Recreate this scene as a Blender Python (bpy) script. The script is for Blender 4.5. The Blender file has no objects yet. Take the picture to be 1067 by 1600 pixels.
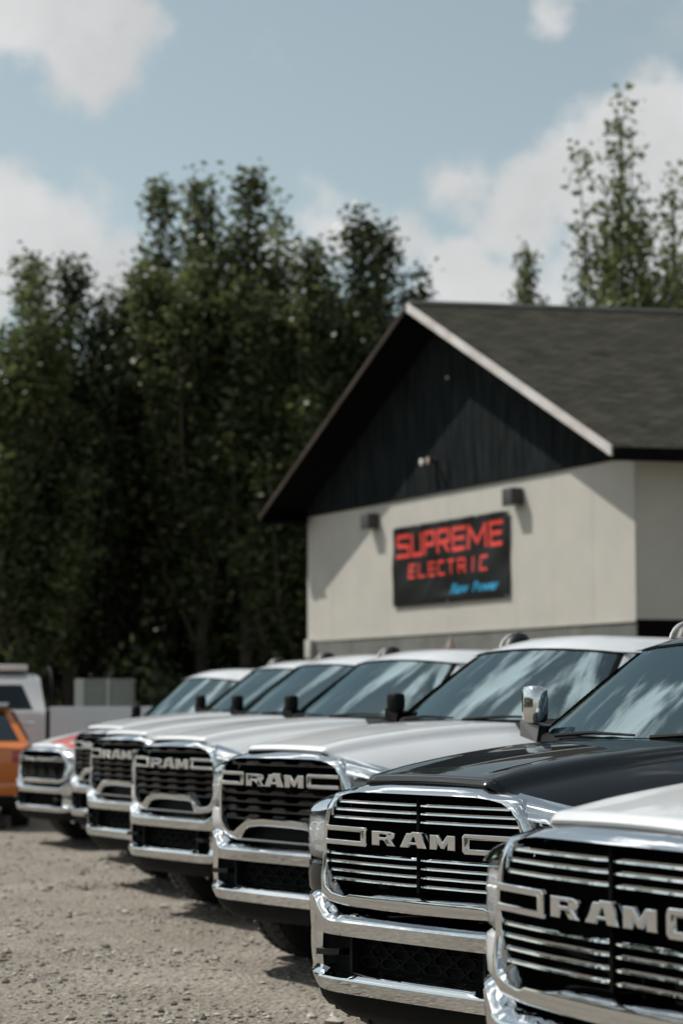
import bpy, bmesh, math, random
import numpy as np
from mathutils import Vector, Matrix
random.seed(7); rng = np.random.default_rng(7)
SC = bpy.context.scene
COL = SC.collection
R = math.radians

# ------------------------------------------------------------------ camera
F, YH, HC, CX, CY = 3262.0, 1099.0, 1.603, 533.5, 800.0      # focal length in px of the 1067x1600 photo, horizon row, eye height
PITCH = math.atan((YH - CY) / F)
cam = bpy.data.cameras.new('camera'); camo = bpy.data.objects.new('camera', cam); COL.objects.link(camo)
camo.location = (0, 0, HC); camo.rotation_euler = (math.pi / 2 + PITCH, 0, 0)
cam.sensor_fit = 'VERTICAL'; cam.sensor_height = 36.0; cam.sensor_width = 24.0
cam.lens = 36.0 * F / 1600.0
cam.clip_start = .1; cam.clip_end = 3000
cam.dof.use_dof = True; cam.dof.focus_distance = 8.2; cam.dof.aperture_fstop = 2.7; cam.dof.aperture_blades = 0
SC.camera = camo

def ray(x, y):
    a = ((x - CX) / F, 1.0, -(y - CY) / F); c, s = math.cos(PITCH), math.sin(PITCH)
    return Vector((a[0], a[1] * c - a[2] * s, a[1] * s + a[2] * c))
def at(x, y, Y):
    r = ray(x, y); return Vector((0, 0, HC)) + r * (Y / r.y)

# ------------------------------------------------------------------ sun, sky, exposure
SUN_TRAVEL = Vector((1.202, -.526, -1.76)).normalized()
to_sun = -SUN_TRAVEL
sun_el = math.asin(to_sun.z)
sun = bpy.data.lights.new('sun', 'SUN'); sun.energy = 5.0; sun.angle = R(.53); sun.color = (1, .955, .89)
suno = bpy.data.objects.new('sun', sun); COL.objects.link(suno)
suno.rotation_euler = SUN_TRAVEL.to_track_quat('-Z', 'Y').to_euler(); suno.location = (-20, 10, 40)

W = bpy.data.worlds.new('World'); SC.world = W; W.use_nodes = True
def make_world():
    nt = W.node_tree; N = nt.nodes; L = nt.links; N.clear()
    out = N.new('ShaderNodeOutputWorld'); bg = N.new('ShaderNodeBackground'); bg.inputs['Strength'].default_value = .1
    L.new(bg.outputs[0], out.inputs[0])
    sky = N.new('ShaderNodeTexSky'); sky.sky_type = 'NISHITA'; sky.sun_disc = False
    sky.sun_elevation = sun_el; sky.sun_rotation = math.atan2(to_sun.x, to_sun.y)
    sky.altitude = 200; sky.air_density = 1.0; sky.dust_density = .9; sky.ozone_density = 1.2
    hs = N.new('ShaderNodeHueSaturation'); hs.inputs['Saturation'].default_value = .53; hs.inputs['Value'].default_value = 1.0
    L.new(sky.outputs[0], hs.inputs['Color'])
    tint = N.new('ShaderNodeMix'); tint.data_type = 'RGBA'; tint.blend_type = 'MULTIPLY'; tint.inputs[0].default_value = 1; L.new(hs.outputs[0], tint.inputs[6]); tint.inputs[7].default_value = (1.06, 1.15, 1.05, 1)
    tc = N.new('ShaderNodeTexCoord')
    def math_(op, a, b=None, clamp=False):
        m = N.new('ShaderNodeMath'); m.operation = op; m.use_clamp = clamp
        for i, q in enumerate((a, b)):
            if q is None: continue
            if isinstance(q, (int, float)): m.inputs[i].default_value = q
            else: L.new(q, m.inputs[i])
        return m.outputs[0]
    # cloud deck: the view direction carried to a flat layer overhead
    sep = N.new('ShaderNodeSeparateXYZ'); L.new(tc.outputs['Generated'], sep.inputs[0])
    zz = math_('ADD', math_('MAXIMUM', sep.outputs[2], 0.0), .22)
    comb = N.new('ShaderNodeCombineXYZ')
    L.new(math_('DIVIDE', sep.outputs[0], zz), comb.inputs[0]); L.new(math_('DIVIDE', sep.outputs[1], zz), comb.inputs[1])
    n1 = N.new('ShaderNodeTexNoise'); n1.inputs['Scale'].default_value = 2.6; n1.inputs['Detail'].default_value = 9; n1.inputs['Roughness'].default_value = .58; n1.inputs['Distortion'].default_value = .15
    mpg = N.new('ShaderNodeMapping'); mpg.inputs['Rotation'].default_value = (0, 0, R(25)); mpg.inputs['Scale'].default_value = (1.7, 1.2, 1); L.new(comb.outputs[0], mpg.inputs[0]); L.new(mpg.outputs[0], n1.inputs['Vector'])
    n3 = N.new('ShaderNodeTexNoise'); n3.inputs['Scale'].default_value = 14; n3.inputs['Detail'].default_value = 8; n3.inputs['Roughness'].default_value = .62
    L.new(tc.outputs['Generated'], n3.inputs['Vector'])
    # cumulus heaps over the forest: (pixel x, y, radius) turned into directions of the sky
    heaps = [(40, 20, 120, 1.0), (130, 55, 130, 1.0), (205, 30, 95, .9), (30, 345, 120, .95), (90, 400, 150, .95), (190, 420, 110, .8), (-60, 400, 160, 1), (330, 470, 130, .7), (500, 350, 90, .55), (440, 420, 120, .6), (560, 330, 60, .4),
             (730, 290, 90, .75), (820, 330, 120, .95), (900, 290, 120, .95), (1000, 230, 120, 1.0), (1080, 220, 130, 1), (960, 380, 140, .9), (720, 430, 85, .9), (790, 470, 90, .85), (650, 380, 70, .45), (880, 440, 80, .6), (865, 12, 62, .8), (900, -20, 50, .7), (1060, 330, 150, .9)]
    acc = None
    for (px, py, pr, a) in heaps:
        d = ray(px, py).normalized()
        vm = N.new('ShaderNodeVectorMath'); vm.operation = 'DISTANCE'; L.new(tc.outputs['Generated'], vm.inputs[0]); vm.inputs[1].default_value = d
        mr = N.new('ShaderNodeMapRange'); mr.interpolation_type = 'SMOOTHSTEP'; mr.inputs[1].default_value = pr * 1.25 / F; mr.inputs[2].default_value = pr * .15 / F
        mr.inputs[3].default_value = 0; mr.inputs[4].default_value = a
        L.new(vm.outputs['Value'], mr.inputs[0])
        acc = mr.outputs[0] if acc is None else math_('MAXIMUM', acc, mr.outputs[0])
    n2 = N.new('ShaderNodeTexNoise'); n2.inputs['Scale'].default_value = 24; n2.inputs['Detail'].default_value = 9; n2.inputs['Roughness'].default_value = .6
    L.new(tc.outputs['Generated'], n2.inputs['Vector'])
    heap = math_('ADD', math_('MULTIPLY', acc, 1.0), math_('MULTIPLY', math_('SUBTRACT', n2.outputs[0], .5), 2.0))
    mr1 = N.new('ShaderNodeMapRange'); mr1.interpolation_type = 'SMOOTHSTEP'; mr1.inputs[1].default_value = .20; mr1.inputs[2].default_value = .76; L.new(heap, mr1.inputs[0])
    # the rest of the sky overhead carries the same broken cloud
    mr2 = N.new('ShaderNodeMapRange'); mr2.interpolation_type = 'SMOOTHSTEP'; mr2.inputs[1].default_value = .515; mr2.inputs[2].default_value = .625; L.new(n1.outputs[0], mr2.inputs[0])
    hi = N.new('ShaderNodeMapRange'); hi.interpolation_type = 'SMOOTHSTEP'; hi.inputs[1].default_value = .36; hi.inputs[2].default_value = .46; L.new(sep.outputs[2], hi.inputs[0])
    side = N.new('ShaderNodeMapRange'); side.interpolation_type = 'SMOOTHSTEP'; side.inputs[1].default_value = .95; side.inputs[2].default_value = .9; L.new(sep.outputs[1], side.inputs[0])
    gen = math_('MULTIPLY', mr2.outputs[0], math_('MAXIMUM', hi.outputs[0], side.outputs[0]))
    cov = math_('MAXIMUM', mr1.outputs[0], gen, True)
    cov = math_('MULTIPLY', cov, .92)
    shade = N.new('ShaderNodeMapRange'); shade.inputs[1].default_value = .3; shade.inputs[2].default_value = .7; shade.inputs[3].default_value = .86; shade.inputs[4].default_value = 1.1
    L.new(n3.outputs[0], shade.inputs[0])
    # cloud towards the sun is lit through and brighter
    dt = N.new('ShaderNodeVectorMath'); dt.operation = 'DOT_PRODUCT'; L.new(tc.outputs['Generated'], dt.inputs[0]); dt.inputs[1].default_value = to_sun
    fw = N.new('ShaderNodeMapRange'); fw.interpolation_type = 'SMOOTHSTEP'; fw.inputs[1].default_value = .55; fw.inputs[2].default_value = 1.0; fw.inputs[3].default_value = 1.0; fw.inputs[4].default_value = 4.0; L.new(dt.outputs['Value'], fw.inputs[0])
    shade_out = math_('MULTIPLY', shade.outputs[0], fw.outputs[0])
    cc = N.new('ShaderNodeMix'); cc.data_type = 'RGBA'; cc.blend_type = 'MULTIPLY'; cc.inputs[0].default_value = 1
    cc.inputs[6].default_value = (6.9, 6.95, 6.95, 1); L.new(shade_out, cc.inputs[7])
    mx = N.new('ShaderNodeMix'); mx.data_type = 'RGBA'; L.new(cov, mx.inputs[0]); L.new(tint.outputs[2], mx.inputs[6]); L.new(cc.outputs[2], mx.inputs[7])
    L.new(mx.outputs[2], bg.inputs['Color'])
make_world()
SC.view_settings.view_transform = 'Standard'; SC.view_settings.look = 'None'; SC.view_settings.exposure = -.04; SC.view_settings.gamma = 1.0
SC.view_settings.use_curve_mapping = False
SC.render.engine = 'CYCLES'
try:
    SC.cycles.max_bounces = 6; SC.cycles.diffuse_bounces = 3; SC.cycles.transparent_max_bounces = 8; SC.cycles.caustics_reflective = False; SC.cycles.caustics_refractive = False
    SC.cycles.sample_clamp_indirect = 4.0; SC.cycles.use_denoising = True
except Exception: pass

# ------------------------------------------------------------------ materials
MAT = {}
def mat(name, col, rough=.5, metal=0.0, coat=0.0, spec=.5, vary=0.0, vscale=8.0, bump=0.0, bscale=40.0, rvary=0.0, col2=None, coat_rough=.03, alpha=1.0, coord='Object', stretch=None):
    m = bpy.data.materials.new(name); m.use_nodes = True; nt = m.node_tree; N = nt.nodes; L = nt.links
    b = N['Principled BSDF']; b.inputs['Base Color'].default_value = (*col, 1); b.inputs['Roughness'].default_value = rough; b.inputs['Metallic'].default_value = metal
    b.inputs['Coat Weight'].default_value = coat; b.inputs['Coat Roughness'].default_value = coat_rough; b.inputs['Specular IOR Level'].default_value = spec
    if alpha < 1: b.inputs['Alpha'].default_value = alpha
    if vary or bump or rvary or col2:
        tc = N.new('ShaderNodeTexCoord'); src = tc.outputs[coord]
        if stretch:
            mp = N.new('ShaderNodeMapping'); mp.inputs['Scale'].default_value = stretch; L.new(src, mp.inputs[0]); src = mp.outputs[0]
        n = N.new('ShaderNodeTexNoise'); n.inputs['Scale'].default_value = vscale; n.inputs['Detail'].default_value = 6; n.inputs['Roughness'].default_value = .6; L.new(src, n.inputs['Vector'])
        if col2 or vary:
            r = N.new('ShaderNodeValToRGB'); c2 = col2 or tuple(min(1, c * (1 + vary)) for c in col); c1 = col if col2 else tuple(c * (1 - vary) for c in col)
            r.color_ramp.elements[0].position = .35; r.color_ramp.elements[1].position = .65
            r.color_ramp.elements[0].color = (*c1, 1); r.color_ramp.elements[1].color = (*c2, 1); L.new(n.outputs[0], r.inputs[0]); L.new(r.outputs[0], b.inputs['Base Color'])
        if rvary:
            mr = N.new('ShaderNodeMapRange'); mr.inputs[1].default_value = .35; mr.inputs[2].default_value = .7; mr.inputs[3].default_value = rough; mr.inputs[4].default_value = rough + rvary
            L.new(n.outputs[0], mr.inputs[0]); L.new(mr.outputs[0], b.inputs['Roughness'])
        if bump:
            n2 = N.new('ShaderNodeTexNoise'); n2.inputs['Scale'].default_value = bscale; n2.inputs['Detail'].default_value = 8; L.new(src, n2.inputs['Vector'])
            bp = N.new('ShaderNodeBump'); bp.inputs['Strength'].default_value = bump; bp.inputs['Distance'].default_value = .02; L.new(n2.outputs[0], bp.inputs['Height']); L.new(bp.outputs[0], b.inputs['Normal'])
    MAT[name] = m; return m
mat('paint_white', (.54, .555, .57), .38, coat=.8, vary=.03, vscale=3, rvary=.1)
mat('paint_black', (.0035, .005, .006), .5, coat=.8, coat_rough=.012, spec=.03)
mat('paint_silver', (.47, .48, .50), .35, coat=.8)
mat('paint_orange', (.50, .13, .015), .35, coat=.7)
mat('stripe_red', (.62, .07, .05), .35, coat=.6)
mat('chrome', (.72, .735, .75), .03, 1.0, rvary=.05, vscale=14, bump=.010, bscale=30)
mat('arm_grey', (.16, .16, .155), .5)
mat('satin_metal', (.45, .46, .47), .28, 1.0)
mat('black_plastic', (.0055, .006, .0065), .6, spec=.10, vary=.2, vscale=20)
mat('black_gloss', (.006, .0065, .007), .22, spec=.45)
mat('black_void', (.004, .004, .004), .9, spec=.05)
mat('rubber', (.018, .018, .018), .75, bump=.3, bscale=60)
mat('rim_metal', (.5, .5, .51), .3, .9)
mat('seat_cloth', (.035, .035, .038), .85)
mat('lamp_amber', (.35, .08, .01), .15, coat=1)
mat('lamp_smoke', (.005, .005, .006), .45, spec=.25)
mat('lamp_red', (.30, .012, .012), .15, coat=1)
mat('lens_white', (.66, .68, .70), .10, coat=1, alpha=.42)
mat('reflector', (.8, .82, .84), .12, 1.0)
mat('plate_white', (.6, .6, .58), .5)
mat('siding_beige', (.425, .405, .365), .65, vary=.05, vscale=1.2, bump=.08, bscale=25)
mat('board_black', (.003, .004, .0045), 1.0, spec=.02, col2=(.026, .031, .032), vscale=3.0, stretch=(9, 9, .35), bump=.25, bscale=12)
mat('plinth_grey', (.10, .103, .095), .85, col2=(.15, .15, .14), vscale=1.6, bump=.3, bscale=20)
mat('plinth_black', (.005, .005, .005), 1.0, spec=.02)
mat('soffit_black', (.006, .006, .0065), 1.0, spec=.02)
mat('rake_white', (.60, .585, .56), .6, col2=(.44, .40, .375), vscale=2.2, stretch=(1, 1, 1))
mat('rake_brown', (.06, .046, .038), .85, spec=.1, col2=(.035, .028, .024), vscale=2.0)
mat('lamp_case', (.045, .044, .040), .5, vary=.15)
mat('lamp_glass', (.75, .72, .68), .2, coat=1)
mat('vinyl_black', (.007, .0075, .007), .38, spec=.22)
mat('vinyl_red', (.66, .045, .03), .45)
mat('vinyl_blue', (.012, .22, .40), .45)
mat('cabinet_panel', (.17, .185, .17), .6, vary=.06)
mat('cabinet_frame', (.42, .42, .38), .6)
mat('bark', (.045, .038, .03), .9, col2=(.12, .105, .09), vscale=9, bump=.6, bscale=25, stretch=(3, 3, .6))
mat('post_steel', (.30, .28, .25), .6)
mat('cone_faded', (.34, .19, .16), .7, col2=(.36, .33, .28), vscale=9)
mat('soil', (.09, .085, .05), .95, col2=(.05, .06, .03), vscale=2)

def glass_mat(name, tint, refl, rcol):
    m = bpy.data.materials.new(name); m.use_nodes = True; nt = m.node_tree; N = nt.nodes; L = nt.links; N.clear()
    out = N.new('ShaderNodeOutputMaterial'); tr = N.new('ShaderNodeBsdfTransparent'); tr.inputs[0].default_value = (*tint, 1)
    gl = N.new('ShaderNodeBsdfGlossy'); gl.inputs['Roughness'].default_value = .015; gl.inputs[0].default_value = (*rcol, 1)
    fr = N.new('ShaderNodeLayerWeight'); fr.inputs['Blend'].default_value = .42
    mr = N.new('ShaderNodeMapRange'); mr.inputs[3].default_value = refl[0]; mr.inputs[4].default_value = refl[1]; L.new(fr.outputs['Facing'], mr.inputs[0])
    mx = N.new('ShaderNodeMixShader'); L.new(mr.outputs[0], mx.inputs[0]); L.new(tr.outputs[0], mx.inputs[1]); L.new(gl.outputs[0], mx.inputs[2]); L.new(mx.outputs[0], out.inputs[0])
    MAT[name] = m
glass_mat('windshield_glass', (.13, .21, .23), (.075, .43), (.70, .90, .94))
glass_mat('side_glass', (.04, .045, .045), (.05, .45), (.75, .85, .88))

def leaf_mat(name, c1, c2, trans=.4):
    m = bpy.data.materials.new(name); m.use_nodes = True; nt = m.node_tree; N = nt.nodes; L = nt.links; N.clear()
    out = N.new('ShaderNodeOutputMaterial'); g = N.new('ShaderNodeNewGeometry'); oi = N.new('ShaderNodeObjectInfo')
    r = N.new('ShaderNodeValToRGB'); r.color_ramp.elements[0].color = (*c1, 1); r.color_ramp.elements[1].color = (*c2, 1); L.new(g.outputs['Random Per Island'], r.inputs[0])
    hs = N.new('ShaderNodeHueSaturation'); mr = N.new('ShaderNodeMapRange'); mr.inputs[3].default_value = .7; mr.inputs[4].default_value = 1.25; L.new(oi.outputs['Random'], mr.inputs[0]); L.new(mr.outputs[0], hs.inputs['Value']); L.new(r.outputs[0], hs.inputs['Color'])
    d = N.new('ShaderNodeBsdfPrincipled'); d.inputs['Roughness'].default_value = .42; d.inputs['Specular IOR Level'].default_value = .45; L.new(hs.outputs[0], d.inputs['Base Color'])
    t = N.new('ShaderNodeBsdfTranslucent'); L.new(hs.outputs[0], t.inputs[0])
    mx = N.new('ShaderNodeMixShader'); mx.inputs[0].default_value = trans; L.new(d.outputs[0], mx.inputs[1]); L.new(t.outputs[0], mx.inputs[2]); L.new(mx.outputs[0], out.inputs[0])
    MAT[name] = m
leaf_mat('leaf_poplar', (.036, .050, .018), (.145, .170, .066), .45)
leaf_mat('leaf_dark', (.024, .036, .013), (.088, .105, .040), .38)

def gravel_mat():
    m = bpy.data.materials.new('gravel_ground'); m.use_nodes = True; nt = m.node_tree; N = nt.nodes; L = nt.links
    b = N['Principled BSDF']; b.inputs['Roughness'].default_value = .92; b.inputs['Specular IOR Level'].default_value = .2
    tc = N.new('ShaderNodeTexCoord')
    def noise(s, d=8, r=.6):
        n = N.new('ShaderNodeTexNoise'); n.inputs['Scale'].default_value = s; n.inputs['Detail'].default_value = d; n.inputs['Roughness'].default_value = r; L.new(tc.outputs['Object'], n.inputs['Vector']); return n
    a = noise(.55, 10, .72); f = noise(16, 8, .7); v = N.new('ShaderNodeTexVoronoi'); v.inputs['Scale'].default_value = 26; L.new(tc.outputs['Object'], v.inputs['Vector'])
    r = N.new('ShaderNodeValToRGB'); r.color_ramp.elements[0].position = .35; r.color_ramp.elements[1].position = .68
    r.color_ramp.elements[0].color = (.212, .187, .155, 1); r.color_ramp.elements[1].color = (.335, .306, .268, 1); L.new(a.outputs[0], r.inputs[0])
    r2 = N.new('ShaderNodeValToRGB'); r2.color_ramp.elements[0].position = .3; r2.color_ramp.elements[1].position = .72
    r2.color_ramp.elements[0].color = (.45, .44, .42, 1); r2.color_ramp.elements[1].color = (1.25, 1.24, 1.22, 1); L.new(f.outputs[0], r2.inputs[0])
    mx = N.new('ShaderNodeMix'); mx.data_type = 'RGBA'; mx.blend_type = 'MULTIPLY'; mx.inputs[0].default_value = 1; L.new(r.outputs[0], mx.inputs[6]); L.new(r2.outputs[0], mx.inputs[7])
    L.new(mx.outputs[2], b.inputs['Base Color'])
    bp = N.new('ShaderNodeBump'); bp.inputs['Strength'].default_value = 1.0; bp.inputs['Distance'].default_value = .02
    ad = N.new('ShaderNodeMath'); ad.operation = 'ADD'; L.new(f.outputs[0], ad.inputs[0]); L.new(v.outputs['Distance'], ad.inputs[1]); L.new(ad.outputs[0], bp.inputs['Height']); L.new(bp.outputs[0], b.inputs['Normal'])
    MAT['gravel_ground'] = m
    s = bpy.data.materials.new('gravel_stone'); s.use_nodes = True; nt = s.node_tree; N = nt.nodes; L = nt.links; b = N['Principled BSDF']; b.inputs['Roughness'].default_value = .9; b.inputs['Specular IOR Level'].default_value = .2
    g = N.new('ShaderNodeNewGeometry'); r = N.new('ShaderNodeValToRGB'); r.color_ramp.elements[0].color = (.12, .105, .088, 1); r.color_ramp.elements[1].color = (.44, .41, .365, 1)
    L.new(g.outputs['Random Per Island'], r.inputs[0]); L.new(r.outputs[0], b.inputs['Base Color']); MAT['gravel_stone'] = s
gravel_mat()

def shingle_mat():
    m = bpy.data.materials.new('shingles'); m.use_nodes = True; nt = m.node_tree; N = nt.nodes; L = nt.links; b = N['Principled BSDF']; b.inputs['Roughness'].default_value = 1.0; b.inputs['Specular IOR Level'].default_value = .03
    tc = N.new('ShaderNodeTexCoord'); br = N.new('ShaderNodeTexBrick'); L.new(tc.outputs['UV'], br.inputs['Vector'])
    br.inputs['Color1'].default_value = (.040, .040, .033, 1); br.inputs['Color2'].default_value = (.064, .064, .054, 1); br.inputs['Mortar'].default_value = (.022, .022, .02, 1)
    mpu = N.new('ShaderNodeMapping'); mpu.inputs['Scale'].default_value = (.9, 3.2, 1); L.new(tc.outputs['UV'], mpu.inputs[0])
    br.inputs['Scale'].default_value = 1; br.inputs['Brick Width'].default_value = .33; br.inputs['Row Height'].default_value = .145; br.inputs['Mortar Size'].default_value = .014; br.inputs['Mortar Smooth'].default_value = .3
    n = N.new('ShaderNodeTexNoise'); n.inputs['Scale'].default_value = 1.6; n.inputs['Detail'].default_value = 9; n.inputs['Roughness'].default_value = .72; L.new(mpu.outputs[0], n.inputs['Vector'])
    r = N.new('ShaderNodeValToRGB'); r.color_ramp.elements[0].position = .3; r.color_ramp.elements[1].position = .7; r.color_ramp.elements[0].color = (.45, .45, .42, 1); r.color_ramp.elements[1].color = (1.3, 1.3, 1.25, 1); L.new(n.outputs[0], r.inputs[0])
    mx = N.new('ShaderNodeMix'); mx.data_type = 'RGBA'; mx.blend_type = 'MULTIPLY'; mx.inputs[0].default_value = 1; L.new(br.outputs['Color'], mx.inputs[6]); L.new(r.outputs[0], mx.inputs[7]); L.new(mx.outputs[2], b.inputs['Base Color'])
    bp = N.new('ShaderNodeBump'); bp.inputs['Strength'].default_value = .6; bp.inputs['Distance'].default_value = .01; L.new(br.outputs['Fac'], bp.inputs['Height']); bp.invert = True; L.new(bp.outputs[0], b.inputs['Normal'])
    MAT['shingles'] = m
shingle_mat()

# ------------------------------------------------------------------ helpers
def tag(o, label=None, cat=None, group=None, kind=None):
    if label: o['label'] = label
    if cat: o['category'] = cat
    if group: o['group'] = group
    if kind: o['kind'] = kind
    return o
def empty(name, loc=(0, 0, 0), rz=0):
    o = bpy.data.objects.new(name, None); o.empty_display_size = .3; COL.objects.link(o); o.location = loc; o.rotation_euler = (0, 0, rz); return o
def smooth_mesh(me, ang=40):
    me.polygons.foreach_set('use_smooth', [True] * len(me.polygons))
    try: me.set_sharp_from_angle(angle=R(ang))
    except Exception: pass
def mkmesh(name, V, Fc, m, smooth=40, warp=None):
    if warp: V = [warp(*p) for p in V]
    me = bpy.data.meshes.new(name); me.from_pydata([tuple(map(float, p)) for p in V], [], Fc); me.validate()
    bm = bmesh.new(); bm.from_mesh(me); bmesh.ops.recalc_face_normals(bm, faces=bm.faces); bm.to_mesh(me); bm.free()
    if smooth: smooth_mesh(me, smooth)
    me.materials.append(MAT[m] if isinstance(m, str) else m); return me
def link(name, me, parent=None, loc=None):
    o = bpy.data.objects.new(name, me); COL.objects.link(o)
    if parent: o.parent = parent
    if loc is not None: o.location = loc
    return o
class MB:
    def __init__(s): s.V = []; s.F = []
    def add(s, V, Fc):
        k = len(s.V); s.V += [tuple(p) for p in V]; s.F += [tuple(i + k for i in f) for f in Fc]; return s
    def box(s, x0, x1, y0, y1, z0, z1, c=0.0):
        if c <= 0:
            V = [(x, y, z) for x in (x0, x1) for y in (y0, y1) for z in (z0, z1)]
            return s.add(V, [(0, 1, 3, 2), (4, 6, 7, 5), (0, 4, 5, 1), (2, 3, 7, 6), (0, 2, 6, 4), (1, 5, 7, 3)])
        bm = bmesh.new(); bmesh.ops.create_cube(bm, size=1)
        for v in bm.verts: v.co = Vector(((x0 + x1) / 2 + v.co.x * (x1 - x0), (y0 + y1) / 2 + v.co.y * (y1 - y0), (z0 + z1) / 2 + v.co.z * (z1 - z0)))
        bmesh.ops.bevel(bm, geom=list(bm.edges) , offset=c, segments=2, affect='EDGES', profile=.6)
        bm.verts.index_update(); r = s.add([v.co for v in bm.verts], [[v.index for v in f.verts] for f in bm.faces]); bm.free(); return r
    def grid(s, rows, wrap=False):
        n = len(rows[0]); k = len(s.V)
        for r in rows: s.V += [tuple(p) for p in r]
        for i in range(len(rows) - 1):
            for j in range(n if wrap else n - 1):
                j2 = (j + 1) % n; s.F.append((k + i * n + j, k + i * n + j2, k + (i + 1) * n + j2, k + (i + 1) * n + j))
        return s
    def tube(s, path, r, seg=8, cap=True):
        path = [Vector(p) for p in path]; rows = []
        for i, p in enumerate(path):
            d = (path[min(i + 1, len(path) - 1)] - path[max(i - 1, 0)]).normalized(); a = d.cross(Vector((0, 0, 1)))
            if a.length < 1e-3: a = d.cross(Vector((1, 0, 0)))
            a.normalize(); b = d.cross(a); rr = r[i] if isinstance(r, (list, tuple)) else r
            rows.append([p + a * math.cos(2 * math.pi * q / seg) * rr + b * math.sin(2 * math.pi * q / seg) * rr for q in range(seg)])
        k = len(s.V); s.grid(rows, True)
        if cap: s.F.append(tuple(k + i for i in range(seg))); s.F.append(tuple(k + (len(rows) - 1) * seg + i for i in range(seg)))
        return s
    def lathe(s, prof, axis='x', seg=28, c=(0, 0, 0)):       # prof: (along axis, radius)
        rows = []
        for a, r in prof:
            row = []
            for q in range(seg):
                t = 2 * math.pi * q / seg; p, w = r * math.cos(t), r * math.sin(t)
                row.append((c[0] + a, c[1] + p, c[2] + w) if axis == 'x' else (c[0] + p, c[1] + a, c[2] + w) if axis == 'y' else (c[0] + p, c[1] + w, c[2] + a))
            rows.append(row)
        return s.grid(rows, True)
    def mesh(s, name, m, smooth=40, warp=None): return mkmesh(name, s.V, s.F, m, smooth, warp)
    def obj(s, name, m, parent=None, smooth=40, warp=None): return link(name, s.mesh(name, m, smooth, warp), parent)
def outline_mesh(name, outlines, depth, bevel, m, fn):
    """flat outlines in (u,z) -> solid with bevelled edges; fn(u,depth,z) places it"""
    cu = bpy.data.curves.new(name, 'CURVE'); cu.dimensions = '2D'; cu.fill_mode = 'BOTH'; cu.extrude = depth / 2; cu.bevel_depth = bevel; cu.bevel_resolution = 1; cu.offset = -bevel
    for pts in outlines:
        sp = cu.splines.new('POLY'); sp.points.add(len(pts) - 1); sp.use_cyclic_u = True
        for p, q in zip(sp.points, pts): p.co = (q[0], q[1], 0, 1)
    ob = bpy.data.objects.new(name, cu); COL.objects.link(ob); dg = bpy.context.evaluated_depsgraph_get(); me = bpy.data.meshes.new_from_object(ob.evaluated_get(dg))
    bpy.data.objects.remove(ob); bpy.data.curves.remove(cu)
    for v in me.vertices: v.co = fn(v.co.x, -v.co.z, v.co.y)
    me.name = name; me.materials.clear(); me.materials.append(MAT[m]); smooth_mesh(me, 30); return me
def sstep(x): x = max(0., min(1., x)); return x * x * (3 - 2 * x)
def lerp(a, b, t): return a + (b - a) * t
def interp(x, xs, ys): return float(np.interp(x, xs, ys))

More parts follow.
